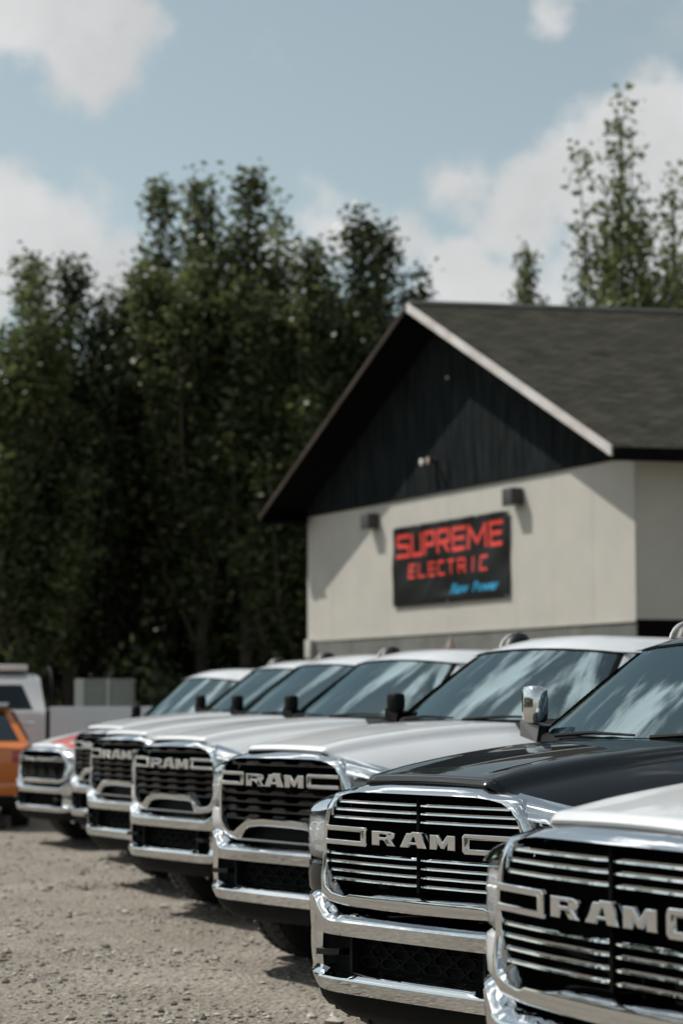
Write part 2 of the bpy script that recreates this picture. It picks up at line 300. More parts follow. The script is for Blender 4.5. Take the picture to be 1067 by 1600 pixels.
# ------------------------------------------------------------------ ground
def ground_z(y): return interp(y, (-50, 4, 8.5, 12.1, 13.5, 16, 22, 400), (-.05, -.05, -.038, .016, .018, .014, .04, .04))
def bumps(x, y): return .010 * math.sin(1.3 * x + .7 * y) + .008 * math.sin(2.9 * x - 1.7 * y + 1) + .006 * math.sin(5.1 * y + 2.2 * x) + .004 * math.sin(9.7 * x + 4.1 * y) + .004 * math.sin(11.3 * y - 6.1 * x)
def build_ground():
    xs = np.concatenate([[-400, -150, -60, -30, -15, -9], np.arange(-7, 6.01, .14), [8, 15, 30, 60, 150, 400]])
    ys = np.concatenate([[-60, -20, 0, 4], np.arange(6, 30.01, .14), [34, 40, 48, 60, 80, 120, 250, 900]])
    V = []; near = lambda x, y: 1.0 if (-7 <= x <= 6 and 6 <= y <= 30) else 0.0
    for y in ys:
        for x in xs: V.append((x, y, ground_z(y) + bumps(x, y) * near(x, y) - .012))
    n = len(xs); Fc = [(i * n + j, i * n + j + 1, (i + 1) * n + j + 1, (i + 1) * n + j) for i in range(len(ys) - 1) for j in range(n - 1)]
    o = link('ground', mkmesh('ground', V, Fc, 'gravel_ground', 60)); tag(o, kind='structure')
    # loose stones
    ico = [(0, 0, 1), (.9, 0, .2), (.28, .85, .25), (-.72, .53, .2), (-.72, -.53, .25), (.28, -.85, .2), (.5, .5, -.6), (-.5, .5, -.6), (-.5, -.5, -.6), (.5, -.5, -.6)]
    fc = [(0, 1, 2), (0, 2, 3), (0, 3, 4), (0, 4, 5), (0, 5, 1), (1, 6, 2), (2, 6, 7), (2, 7, 3), (3, 7, 8), (3, 8, 4), (4, 8, 5), (5, 8, 9), (5, 9, 1), (1, 9, 6)]
    base = np.array(ico); VV = []; FF = []
    n = 70000; X = rng.uniform(-5.5, 2.5, n); Y = 9.0 + rng.beta(1.0, 1.9, n) * 19
    pat = np.sin(1.7 * X + .9 * Y) + np.sin(2.3 * Y - 1.1 * X + 1) + .8 * np.sin(4.1 * X + 3.3 * Y) + .8 * np.sin(6.3 * Y - 2.7 * X); keep = rng.uniform(0, 1, n) < np.clip(.45 + .26 * pat, .08, 1); X, Y = X[keep], Y[keep]; n = len(X); S = np.clip(rng.lognormal(math.log(.0060), .62, n), .0028, .042)
    for i in range(n):
        s = S[i]; a = rng.uniform(0, 6.28); c, sn = math.cos(a), math.sin(a); q = base * (1 + rng.uniform(-.3, .3, (10, 1))) * np.array([s * rng.uniform(.8, 1.5), s, s * rng.uniform(.4, .8)])
        P = np.stack([q[:, 0] * c - q[:, 1] * sn + X[i], q[:, 0] * sn + q[:, 1] * c + Y[i], q[:, 2] + ground_z(Y[i]) + bumps(X[i], Y[i]) - .012 + s * .25], 1)
        k = len(VV) ; VV.extend(P.tolist()); FF.extend([(a_ + k, b_ + k, c_ + k) for a_, b_, c_ in fc])
    me = bpy.data.meshes.new('gravel'); me.from_pydata(VV, [], FF); me.materials.append(MAT['gravel_stone'])
    tag(link('gravel', me), 'loose brown and grey gravel stones scattered over the yard', 'gravel', kind='stuff')
build_ground()

# ------------------------------------------------------------------ building
BR = Vector((4.85, 34.42, 0)); BD = Vector((-.43833, .89881, 0)); BN = Vector((-.89881, -.43833, 0)); BE = Vector((.9875, .1576, 0))
BW = 12.76; Z0, Z1 = 2.965, 5.72; PEAK = 9.28; EAVE = 5.73; OV = .85; EO = .65; BLEN = 15.0; GZ = .03
SL = (PEAK - EAVE) / (BW / 2 + EO)
def bp(s, o, z, e=0.0): p = BR + BD * s + BN * o + BE * e; return (p.x, p.y, z)
def roof_top(s): return PEAK - SL * abs(s - BW / 2)
def prism(mb, poly, o0, o1):                               # poly in (s,z) on the front wall, thickness from o0 to o1
    n = len(poly); V = [bp(s, o0, z) for s, z in poly] + [bp(s, o1, z) for s, z in poly]
    mb.add(V, [tuple(range(n)), tuple(range(2 * n - 1, n - 1, -1))] + [(i, (i + 1) % n, n + (i + 1) % n, n + i) for i in range(n)])
def build_building():
    root = empty('commercial_building', (0, 0, 0)); tag(root, 'beige gabled building with black gable boards and dark shingle roof behind the trucks', 'building')
    # front siding panels
    npan = 10; w = BW / npan
    for i in range(npan):
        m = MB(); prism(m, [(i * w + .003, Z0 + .02), ((i + 1) * w - .003, Z0 + .02), ((i + 1) * w - .003, Z1 - .01), (i * w + .003, Z1 - .01)], -.05, .0 + .001 * (i % 2)); m.obj('siding_panel', 'siding_beige', root, 0)
    m = MB(); prism(m, [(0.02, GZ), (BW - .02, GZ), (BW - .02, 8.0 - 2.4), (BW / 2, PEAK - .35), (.02, 5.6)], -.25, -.06); m.obj('wall_core', 'soffit_black', root, 0)
    # gable boards
    bw = .295; nb = int(BW / bw) + 1
    for i in range(nb):
        a = i * bw + .004; b = min((i + 1) * bw - .004, BW)
        if b - a < .02: continue
        pts = [(a, Z1)]; pts.append((b, Z1)); zt = lambda s: roof_top(s) - .20
        pts.append((b, max(zt(b), Z1 + .01)))
        if a < BW / 2 < b: pts.append((BW / 2, zt(BW / 2)))
        pts.append((a, max(zt(a), Z1 + .01)))
        m = MB(); prism(m, pts, -.05, .028 + .006 * (i % 3 == 0)); m.obj('gable_board', 'board_black', root, 0)
    m = MB(); prism(m, [(0, Z1 - .035), (BW, Z1 - .035), (BW, Z1 + .008), (0, Z1 + .008)], 0.004, .045); m.obj('trim_strip', 'board_black', root, 0)
    # foundation: front courses and flashing
    np_ = 6; w = BW / np_
    for i in range(np_):
        m = MB(); prism(m, [(i * w + .005, GZ - .3), ((i + 1) * w - .005, GZ - .3), ((i + 1) * w - .005, Z0 - .015), (i * w + .005, Z0 - .015)], -.055, -.004 + .004 * (i % 2)); m.obj('foundation_panel', 'plinth_grey', root, 0)
    m = MB(); prism(m, [(0, Z0 - .02), (BW, Z0 - .02), (BW, Z0 + .022), (0, Z0 + .022)], .0, .02); m.obj('flashing', 'siding_beige', root, 0)
    # side wall panels (right side)
    def side(mb, e0, e1, z0, z1, t):
        V = []
        for (s, ) in ((0.0 - t,), (.08,)):
            for e in (e0, e1):
                for z in (z0, z1): V.append(bp(s, -.0, z, e))
        mb.add(V, [(0, 1, 3, 2), (4, 6, 7, 5), (0, 4, 5, 1), (2, 3, 7, 6), (0, 2, 6, 4), (1, 5, 7, 3)])
    for i in range(12):
        m = MB(); side(m, .02 + i * 1.22 + .004, .02 + (i + 1) * 1.22 - .004, Z0 + .02, 5.63, .004 + .003 * (i % 2)); m.obj('siding_panel', 'siding_beige', root, 0)
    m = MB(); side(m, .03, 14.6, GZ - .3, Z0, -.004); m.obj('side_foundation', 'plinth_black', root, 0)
    # far side and back
    m = MB(); V = [bp(BW, -.05, GZ, 0), bp(BW, -.05, GZ, BLEN), bp(BW, -.05, 5.65, BLEN), bp(BW, -.05, 5.65, 0)]; m.add(V, [(0, 1, 2, 3)])
    m.add([bp(0, 0, GZ, BLEN), bp(BW, 0, GZ, BLEN), bp(BW, 0, 5.6, BLEN), bp(BW / 2, 0, PEAK - .25, BLEN), bp(0, 0, 5.6, BLEN)], [(0, 1, 2, 3, 4)]); m.obj('rear_wall', 'siding_beige', root, 0)
    # roof slopes: slabs with a UV map laid along eave and slope
    for sgn in (-1, 1):
        s0, s1 = BW / 2, (-EO if sgn < 0 else BW + EO); e0, e1 = 0, BLEN + .4; th = .10
        def q(s, z, e): p = BR + BD * s + BE * e + (BN * OV if e == e0 else Vector((0, 0, 0))); return (p.x, p.y, z)
        ns, ne = 14, 20; V = []; UV = []; ln = math.hypot(s1 - s0, PEAK - EAVE)
        for i in range(ns + 1):
            for j in range(ne + 1):
                t = i / ns; e = e0 + (e1 - e0) * j / ne; s = lerp(s0, s1, t); z = lerp(PEAK, EAVE, t)
                p = BR + BD * s + BE * e + BN * OV * (1 - j / ne); V.append((p.x, p.y, z)); UV.append((e + (OV * j / ne), t * ln))
        Fc = [(i * (ne + 1) + j, i * (ne + 1) + j + 1, (i + 1) * (ne + 1) + j + 1, (i + 1) * (ne + 1) + j) for i in range(ns) for j in range(ne)]
        if (Vector(V[ne + 1]) - Vector(V[0])).cross(Vector(V[1]) - Vector(V[0])).z > 0: Fc = [f[::-1] for f in Fc]
        me = bpy.data.meshes.new('roof_slope'); me.from_pydata(V, [], Fc); uv = me.uv_layers.new(name='UV')
        for lp in me.loops: uv.data[lp.index].uv = UV[lp.vertex_index]
        me.materials.append(MAT['shingles']); me.materials.append(MAT['soffit_black'])
        o = link('roof_slope', me, root); md = o.modifiers.new('thick', 'SOLIDIFY'); md.thickness = .09; md.offset = -1; md.material_offset = 1; md.material_offset_rim = 1
        # rake board at the front edge
        m = MB(); a, b = s0, s1; h = .165 if sgn < 0 else .11
        V = []
        for o_ in (OV + .002, OV + .045):
            V += [bp(a, o_, PEAK + .015), bp(b, o_, EAVE + .015), bp(b, o_, EAVE + .015 - h), bp(a, o_, PEAK + .015 - h)]
        m.add(V, [(0, 1, 2, 3), (7, 6, 5, 4), (0, 4, 5, 1), (1, 5, 6, 2), (2, 6, 7, 3), (3, 7, 4, 0)]); m.obj('rake_board', 'rake_white' if sgn < 0 else 'rake_brown', root, 0)
        # soffit closing the overhang
        m = MB(); m.add([bp(a, OV, PEAK - .16), bp(b, OV, EAVE - .16), bp(b, -.05, EAVE - .16), bp(a, -.05, PEAK - .16)], [(0, 1, 2, 3)]); m.obj('rake_soffit', 'soffit_black', root, 0)
        m = MB(); sx = s1; si = (0 if sgn < 0 else BW)
        m.add([bp(sx, OV * .98, EAVE - .15, 0), bp(sx, 0, EAVE - .15, BLEN), bp(si, 0, EAVE - .15, BLEN), bp(si, OV * .98, EAVE - .15, 0)], [(0, 1, 2, 3)]); m.obj('eave_soffit', 'soffit_black', root, 0)
        m = MB(); V = []
        for ss in (sx, sx + sgn * .09):
            for (oo, ee) in ((OV * .96, 0), (0, BLEN)):
                for z in (EAVE - .16, EAVE - .012): V.append(bp(ss, oo, z, ee))
        m.add(V, [(0, 1, 3, 2), (4, 6, 7, 5), (0, 4, 5, 1), (2, 3, 7, 6), (0, 2, 6, 4), (1, 5, 7, 3)]); m.obj('gutter', 'soffit_black', root, 0)
    m = MB(); m.tube([bp(BW / 2, OV, PEAK + .02, 0), bp(BW / 2, 0, PEAK + .02, BLEN)], .06, 6); m.obj('ridge_cap', 'plinth_grey', root)
    # wall lamps
    for s, lab in ((9.47, 'dark box wall lamp left of the black banner'), (3.72, 'dark box wall lamp right of the black banner under the gable')):
        o = empty('wall_lamp', bp(s, 0, 5.33)); tag(o, lab, 'wall lamp', 'box wall lamps on the gable wall')
        rz = math.atan2(-BD.y, -BD.x); o.rotation_euler = (0, 0, rz)             # local x runs to the right along the wall, -y outwards
        MB().box(-.17, .17, -.26, -.012, -.16, .16, .012).obj('lamp_housing', 'lamp_case', o, 30); MB().box(-.10, .10, -.011, 0.0, -.1, .1).obj('back_plate', 'lamp_case', o, 0)
        MB().box(-.14, .14, -.235, -.04, -.172, -.158).obj('lamp_lens', 'lamp_glass', o, 0)
    o = empty('flood_light', bp(6.82, .045, 6.30)); tag(o, 'twin-head flood light on the black gable boards', 'flood light'); o.rotation_euler = (0, 0, math.atan2(-BD.y, -BD.x))
    MB().lathe([(0, .07), (-.05, .07), (-.05, 0)], 'y').obj('base_plate', 'lamp_case', o)
    for dx, col in ((-.13, 'lamp_glass'), (.13, 'cone_faded')):
        MB().tube([(0, -.04, 0), (dx * .7, -.12, -.02)], .015, 6).obj('lamp_arm', 'lamp_case', o)
        h = MB().lathe([(.06, 0), (.06, .05), (-.05, .075), (-.08, .078)], 'y', 16, (dx, -.16, .0)).obj('lamp_head', 'lamp_case', o)
        link('bulb_face', MB().lathe([(-.075, .07), (-.082, .05), (-.086, 0)], 'y', 16, (dx, -.16, .0)).mesh('bulb_face', col), h)
    o = tag(MB().lathe([(0, .025), (-.02, .025), (-.035, .015), (-.04, 0)], 'y', 12).obj('gable_fixture', 'lamp_glass'), 'tiny white fixture high on the black gable', 'fixture'); o.location = bp(6.29, .04, 7.89); o.rotation_euler = (0, 0, math.atan2(-BD.y, -BD.x))
    o = tag(MB().box(0, .26, -.12, 0, -.2, .2, .01).obj('meter_box', 'cabinet_frame', None, 30), 'pale grey meter box on the foundation at the building corner', 'meter box')
    o.location = bp(BW - .12, .006, 2.78); o.rotation_euler = (0, 0, math.atan2(-BD.y, -BD.x))
build_building()

# ------------------------------------------------------------------ banner
STROKES = {   # letter strokes in a unit box, polylines
 'S': [[(1, 1), (0, 1), (0, .54), (1, .46), (1, 0), (0, 0)]], 'U': [[(0, 1), (0, 0), (1, 0), (1, 1)]], 'P': [[(0, 0), (0, 1), (1, 1), (1, .42), (0, .42)]],
 'R': [[(0, 0), (0, 1), (1, 1), (1, .45), (.1, .45)], [(.45, .45), (1, 0)]], 'E': [[(1, 1), (0, 1), (0, 0), (1, 0)], [(0, .52), (.9, .52)]],
 'M': [[(0, 0), (0, 1), (.5, .22), (1, 1), (1, 0)]], 'L': [[(0, 1), (0, 0), (1, 0)]], 'C': [[(1, 1), (0, 1), (0, 0), (1, 0)]], 'T': [[(0, 1), (1, 1)], [(.5, 1), (.5, 0)]], 'I': [[(.5, 1), (.5, 0)]]}
def build_banner():
    s_l, s_r, zt, zb = 8.60, 4.03, 5.12, 3.53; Wd, Hd = s_l - s_r, zt - zb
    root = empty('banner', bp(s_l, .03, zb), math.atan2(-BD.y, -BD.x)); tag(root, 'black vinyl banner with red SUPREME ELECTRIC lettering on the beige wall', 'banner')
    def relief(x, z):
        a = x / Wd; c = z / Hd; e = math.sin(math.pi * min(1, max(0, c))) 
        sag = 0
        for k in range(5): sag += .030 * math.exp(-((a - (.1 + .2 * k)) / .045) ** 2) * max(0, (c - .84)) / .16
        fold = .014 * math.sin(9 * a + 5 * c) * e + .011 * math.sin(21 * a - 11 * c + 1) * e + .02 * math.exp(-((a - .62 + .35 * (1 - c)) / .03) ** 2) * e + .02 * math.exp(-((a - .93 - .06 * c) / .015) ** 2) * e + .022 * math.exp(-((a - .5) / .09) ** 2 - ((c - .07) / .05) ** 2) + .02 * math.exp(-((a - .85) / .06) ** 2 - ((c - .1) / .05) ** 2)
        return -(.018 + sag + fold)
    nx, nz = 90, 40; rows = [[(Wd * i / nx, relief(Wd * i / nx, Hd * j / nz), Hd * j / nz) for i in range(nx + 1)] for j in range(nz + 1)]
    mb = MB().grid(rows); mb.grid([[(p[0], p[1] + .006, p[2]) for p in r] for r in rows]); mb.obj('vinyl_sheet', 'vinyl_black', root, 60)
    for (a, c) in ((.01, .985), (.25, .985), (.5, .985), (.75, .985), (.99, .985), (.01, .015), (.5, .015), (.99, .015)):
        MB().lathe([(.0, 0.0), (-.0, .022), (-.01, .024), (-.014, .014), (-.012, 0)], 'y', 12, (a * Wd, relief(a * Wd, c * Hd), c * Hd)).obj('grommet', 'satin_metal', root)
    def letter(ch, x0, x1, z0, z1, th, m, sk=0):
        mb = MB(); w, h = x1 - x0 - th, z1 - z0 - th
        for pl in STROKES[ch]:
            P = [Vector((x0 + th / 2 + p[0] * w, z0 + th / 2 + p[1] * h)) for p in pl]
            for p, q in zip(P, P[1:]):
                d = (q - p).normalized(); nrm = Vector((-d.y, d.x)) * th / 2; p2, q2 = p - d * th * .42, q + d * th * .42
                n = max(2, int((q - p).length / .06)); top = []; bot = []
                for i in range(n + 1):
                    c_ = p2.lerp(q2, i / n); a_, b_ = c_ + nrm, c_ - nrm
                    top.append((a_.x, relief(a_.x, a_.y) - .004, a_.y)); bot.append((b_.x, relief(b_.x, b_.y) - .004, b_.y))
                mb.grid([top, bot])
        mb.obj('letter', m, root, 60)
    fx = lambda f: f * Wd; fz = lambda f: Hd * (1 - f)
    bounds = [(.036, .158), (.172, .276), (.293, .392), (.412, .522), (.541, .655), (.673, .825), (.846, .960)]
    for ch, (a, b) in zip('SUPREME', bounds): letter(ch, fx(a), fx(b), fz(.392), fz(.095), .080, 'vinyl_red')
    xs = np.linspace(.146, .864, 9)
    for i, ch in enumerate('ELECTRIC'):
        a, b = fx(xs[i]), fx(xs[i] + .062)
        letter(ch, a, b, fz(.662), fz(.478), .052, 'vinyl_red')
    for word, x0, x1 in (('Raw', .525, .692), ('Power', .715, .935)):
        cu = bpy.data.curves.new('t', 'FONT'); cu.body = word; cu.size = .3; cu.shear = .35; cu.offset = .012; cu.resolution_u = 3
        ob = bpy.data.objects.new('t', cu); COL.objects.link(ob); me = bpy.data.meshes.new_from_object(ob.evaluated_get(bpy.context.evaluated_depsgraph_get())); bpy.data.objects.remove(ob)
        xs_ = [v.co.x for v in me.vertices]; lo, hi = min(xs_), max(xs_)
        for v in me.vertices:
            x = lerp(fx(x0), fx(x1), (v.co.x - lo) / (hi - lo)); z = fz(.895) + v.co.y / .22 * (fz(.775) - fz(.895)); v.co = (x, relief(x, z) - .012, z)
        me.materials.clear(); me.materials.append(MAT['vinyl_blue']); link('script_lettering', me, root)
build_banner()

# ------------------------------------------------------------------ pickup trucks
# truck frame: x = across (viewer's right), y = rearwards from the bumper face, z = up
MC = {}
def warp_half(x, y, z):          # the lighter pickup: lower nose, same roof
    z2 = z * .87 if z < 1.34 else lerp(1.166, 1.97, (z - 1.34) / .69)
    if z > .98 and y < 1.5: z2 -= .07 * max(0, 1 - y / 1.3) * sstep((z - .98) / .25)
    return (x * .97, y, z2)
def gv(u): return .085 + .05 * (u / .65) ** 2
def hood_v0(u):
    a = abs(u); return .150 + .022 * sstep((a - .345) / .06) + .17 * max(0, a - .38) ** 1.5 / .15
def base_v(u): return 1.50 + .30 * (u / .877) ** 2
def hood_v1(u): return base_v(u) - .035
def hood_z(u, v):
    a = abs(u); t = max(0., min(1., (v - hood_v0(u)) / (hood_v1(u) - hood_v0(u))))
    z = 1.343 + .138 * (1 - (1 - t) ** 1.7); k = .352 + .11 * t
    z -= .016 * (a / .4) ** 2 * (1 if a < k else 1) * .6
    z -= (.030 + .012 * t) * sstep((a - k) / .075)
    z -= .085 * max(0, (a - k - .02)) / .35 + .85 * max(0, a - k - .09) ** 2
    z -= .020 * (1 - max(0, min(1, (v - hood_v0(u)) / .026))) ** 1.5
    z += .010 * math.exp(-((a - k + .05) / .05) ** 2) * (1 - t) * sstep(t * 6)
    return z
def hood_w(t): return .665 + .165 * t
INA = [(0, 1.264), (.2, 1.264), (.345, 1.263), (.43, 1.259), (.50, 1.246), (.548, 1.215), (.578, 1.17), (.597, 1.11), (.606, 1.04), (.606, .97), (.598, .92), (.575, .882), (.53, .862), (.455, .852), (.43, .854), (.405, .868), (.2, .870), (0, .870)]
OUTA = [(0, 1.315), (.2, 1.315), (.345, 1.313), (.395, 1.293), (.47, 1.284), (.57, 1.268), (.628, 1.215), (.654, 1.14), (.668, 1.05), (.674, .97), (.668, .90), (.645, .84), (.585, .806), (.47, .795), (.44, .794), (.41, .793), (.2, .791), (0, .790)]
nar = lambda u: u if u < .3 else .3 + (u - .3) * .89
INA = [(nar(u), z) for u, z in INA]; OUTA = [(nar(u), z) for u, z in OUTA]
INB = INA[:12] + [(.505, .860), (.44, .853), (.395, .866), (.34, .897), (.29, .925), (.15, .929), (0, .929)]
OUTB = OUTA[:12] + [(.553, .804), (.45, .791), (.40, .786), (.355, .793), (.302, .848), (.265, .864), (.15, .867), (0, .867)]
def half_width(z): return nar(interp(z, [.852, .862, .882, .92, .97, 1.04, 1.11, 1.17, 1.215, 1.246, 1.259, 1.263], [.455, .53, .575, .598, .606, .606, .597, .578, .548, .50, .43, .345]))
LET = {'R': ([(0, 0), (0, 1), (.76, 1), (.90, .93), (.95, .80), (.95, .62), (.90, .50), (.80, .43), (1.0, 0), (.66, 0), (.50, .37), (.32, .37), (.32, 0)], [(.32, .77), (.58, .77), (.63, .73), (.63, .64), (.58, .60), (.32, .60)]),
       'A': ([(0, 0), (.26, 1), (.42, 1), (.46, 1.10), (.84, 1.10), (.86, 1), (.80, 1), (1, 0), (.67, 0), (.63, .21), (.36, .21), (.31, 0)], [(.41, .40), (.60, .40), (.55, .74), (.50, .74)]),
       'M': ([(0, 0), (0, 1), (.32, 1), (.51, .52), (.70, 1), (1, 1), (1, 0), (.71, 0), (.71, .52), (.56, .08), (.46, .08), (.29, .52), (.29, 0)],)}
def mirror_loop(h): return [(u, z) for u, z in h] + [(-u, z) for u, z in h[-2:0:-1]]

def truck_meshes(kind):
    if kind in MC: return MC[kind]
    wp = warp_half if kind == 'C' else None; D = {}
    def put(key, mb, m, smooth=40): D[key] = mb.mesh(key, m, smooth, wp)
    # ---- hood
    nu, nv = 60, 34; rows = []
    for j in range(nv + 1):
        t = [0, .008, .016, .024, .032, .045][j] if j < 6 else lerp(.045, 1, (j - 5) / (nv - 5)); row = []
        for i in range(nu + 1):
            a = -1 + 2 * i / nu; w = hood_w(t); u = a * w; v = lerp(hood_v0(u), hood_v1(u), t); row.append((u, v, hood_z(u, v)))
        rows.append(row)
    mb = MB(); lip = [(u, v + .004, z - .010) for u, v, z in rows[0]]; lip2 = [(u, v + .05, z - .013) for u, v, z in rows[0]]
    mb.grid([lip2, lip] + rows); put('hood', mb, 'paint_white', 60)
    put('nose_filler', MB().grid([[(u, hood_v0(u) + .045, hood_z(u, hood_v0(u) + .05) - .014) for u in np.linspace(-.66, .66, 31)], [(u, hood_v0(u) + .05, 1.22) for u in np.linspace(-.66, .66, 31)]]), 'black_void', 0)
    # ---- red bonnet stripes (striped pickup only)
    for side in (-1, 1):
        rows2 = []
        for j in range(24):
            t = .04 + .96 * j / 23; row = []
            for i in range(5):
                u = (.22 + .26 * i / 4) if side > 0 else (-.02 + .15 * i / 4); v = lerp(hood_v0(u), hood_v1(u), t); row.append((u, v, hood_z(u, v) + .006))
            rows2.append(row)
        D['stripe%d' % side] = mkmesh('hood_stripe', *(lambda g: (g.V, g.F))(MB().grid(rows2)), 'stripe_red', 50, wp)
    # ---- fenders
    for side in (-1, 1):
        vs = np.concatenate([np.linspace(.29, .62, 9), np.linspace(.66, 1.54, 24), np.linspace(1.58, 1.95, 8)]); rows = []
        for v in vs:
            t = min(1, max(0, (v - .33) / (1.68 - .33))); ue = hood_w(t) + .004; ze = hood_z(ue, v) - .003
            uo = interp(v, [.29, .40, .55, .8], [.885, .935, .98, 1.0]); zb = .62
            if abs(v - 1.02) < .51: zb = max(zb, .42 + math.sqrt(max(0, .51 ** 2 - (v - 1.02) ** 2)))
            zs = ze - .26; pts = [(ue, ze), (lerp(ue, uo, .40), ze - .022), (lerp(ue, uo, .72), ze - .058), (lerp(ue, uo, .93), ze - .11), (uo, ze - .18), (uo + .006, zs), (uo + .008, lerp(zs, zb, .35)), (uo + .004, lerp(zs, zb, .7)), (uo + .006, zb + .02), (uo + .004, zb), (uo - .05, zb + .004)]
            rows.append([(side * p[0], v, p[1]) for p in pts])
        mb = MB().grid(rows); put('fender%d' % side, mb, 'paint_white', 50)
        # wheel-arch liner
        rows = [[(side * u, 1.02 + .52 * math.cos(a), .42 + .52 * math.sin(a)) for a in np.linspace(-.3, math.pi + .3, 18)] for u in (.55, .985)]
        put('liner%d' % side, MB().grid(rows), 'black_void')
    # ---- grille surround, brows
    inn, out = (INA, OUTA) if kind == 'A' else (INB, OUTB)
    if kind == 'C': inn, out = INA, OUTA
    I, O = mirror_loop(inn), mirror_loop(out); loops = [[], [], [], [], [], []]
    for (ui, zi), (uo, zo) in zip(I, O):
        top = sstep((zi - 1.20) / .05); bot = sstep((.95 - zi) / .06); g = gv(ui)
        pt = lambda f: (lerp(ui, uo, f), lerp(zi, zo, f))
        loops[0].append((ui, g + .09, zi)); loops[1].append((ui, g + .018 + .012 * bot, zi))
        a = pt(.14 + .20 * bot); loops[2].append((a[0], g - .006 - .014 * bot, a[1])); a = pt(.42 + .05 * bot); loops[3].append((a[0], g - .008 + .016 * top - .014 * bot, a[1]))
        a = pt(.8); loops[4].append((a[0], g + .006 + .042 * top - .024 * bot, a[1])); loops[5].append((uo, g + .03 + .05 * top - .040 * bot, zo))
    loops.append([(u, v + .05, z) for u, v, z in loops[5]])
    put('surround', MB().grid(loops, True), 'chrome', 45)
    for side in (-1, 1):
        top = [(.48, .205, 1.289), (.55, .225, 1.273), (.635, .250, 1.255), (.72, .280, 1.238), (.80, .320, 1.215), (.86, .375, 1.188)]
        lowp = [(.552, .118, 1.205), (.59, .130, 1.188), (.665, .148, 1.178), (.74, .172, 1.173), (.815, .210, 1.168), (.878, .275, 1.160)]
        rows = [[(side * p[0], p[1], p[2]) for p in top]]
        for f in (.2, .4, .6, .8, .94): rows.append([(side * lerp(a[0], b[0], f), lerp(a[1], b[1], f) - .022 * math.sin(math.pi * f), lerp(a[2], b[2], f) + .012 * math.sin(math.pi * f)) for a, b in zip(top, lowp)])
        rows.append([(side * p[0], p[1], p[2]) for p in lowp]); rows.append([(side * p[0] * .99, p[1] + .04, p[2] - .006) for p in lowp])
        put('brow%d' % side, MB().grid(rows), 'chrome', 50)
        # headlight: bowl, projectors, lens
        us = [.612, .665, .735, .80, .855, .885, .90]; hv = [.150, .160, .180, .212, .250, .305, .40]
        rows = [[(side * u, v + d, z) for u, v in zip(us, hv)] for d, z in ((.035, 1.168), (.006, 1.155), (0, 1.10), (0, 1.03), (.004, .985), (.03, .965))]
        put('lens%d' % side, MB().grid(rows), 'lens_white', 50)
        rows = [[(side * u, v + d, z) for u, v in zip(us, hv)] for d, z in ((.036, 1.172), (.10, 1.15), (.12, 1.06), (.10, .98), (.031, .96))]
        put('bowl%d' % side, MB().grid(rows), 'black_gloss', 50)
        mb = MB()
        for (u, v, z) in ((.69, .21, 1.09), (.78, .245, 1.085)): mb.lathe([(.05, .0), (.03, .035), (-.02, .042), (-.022, .036), (.0, .03), (.01, 0)], 'y', 18, (side * u, v, z))
        rows = [[(side * u, v + .03, z) for u, v in zip(us, hv)] for z in (1.0, 1.025)]; mb.grid(rows); put('projector%d' % side, mb, 'reflector')
        rows = [[(side * u, v + d, z) for u, v in zip([.63, .69, .755, .815, .862, .89, .905], hv)] for d, z in ((.03, .962), (.01, .95), (.006, .90), (.012, .84), (.05, .80))]
        put('corner%d' % side, MB().grid(rows), 'paint_white', 50)
    # ---- grille backing
    mb = MB(); mb.add([(u, .21, z) for u, z in mirror_loop([(0, 1.30), (.48, 1.28), (.59, 1.1), (.59, .9), (.48, .80), (0, .79)])], [tuple(range(10))])
    mb.box(-.62, .62, .215, 1.45, .50, 1.19); put('backing', mb, 'black_void', 0)
    lw = kind == 'A'
    zb0, zb1 = (1.045, 1.126) if lw else (1.106, 1.188)
    if lw:
        for k, z in enumerate((1.226, 1.193, 1.159, 1.006, .972, .936, .900)):
            for side in (-1, 1):
                ue = half_width(z) - .003; rows = []; prof = [(.022, -.0075), (.000, -.0075), (-.007, -.004), (-.006, .002), (.000, .0075), (.022, .0100)]
                for f in np.linspace(0, 1, 14):
                    u = lerp(.010, ue, f); jog = .004 * sstep((u - .235) / .02) * (1 if True else 0)
                    rows.append([(side * u, gv(u) + .018 + a - jog + (.012 if f == 0 else 0), z + b) for a, b in prof])
                mb = MB().grid(rows); mb.F.append(tuple(range(6))); put('bar%d_%d' % (k, side), mb, 'chrome', 35)
        put('divider', MB().box(-.008, .008, .105, .2, .873, 1.258), 'black_void', 0)
    else:
        rowsz = (1.232, 1.062, 1.012, .962, .912) if kind == 'B' else (1.04, 1.0, .96, .92, .88)
        for k, z in enumerate(rowsz):
            ue = half_width(z) - .004; mb = MB(); us = np.linspace(-ue, ue, 97); rows = []; ph = .0
            for u in us:
                w = (u / .255 + .5) % 1.0; b = max(0, min(1, 2.6 - abs(w - .5) * 8)); h = .006 + .022 * b
                g = gv(u) + .03; rows.append([(u, g + .06, z + h), (u, g + .004, z + h), (u, g - .008 - .006 * b, z + h * .55), (u, g - .004, z - .008), (u, g + .05, z - .012)])
            mb.grid(rows); put('slat%d' % k, mb, 'black_gloss' if kind == 'B' else 'black_plastic', 35)
        if kind == 'B':
            mb = MB().grid([[(u, .175, z) for u in np.linspace(-.40, .40, 9)] for z in (.78, .90)]); put('lower_screen', mb, 'black_plastic', 0)
            put('lower_strip', MB().box(-.37, .37, .085, .12, .786, .797, .003), 'satin_metal', 30)
    # ---- brackets and letters
    fn = lambda u, d, z: Vector((u, gv(u) - .004 + d, z)) if not wp else Vector(wp(u, gv(u) - .004 + d, z))
    t = .023; uin = .284 if lw else .300
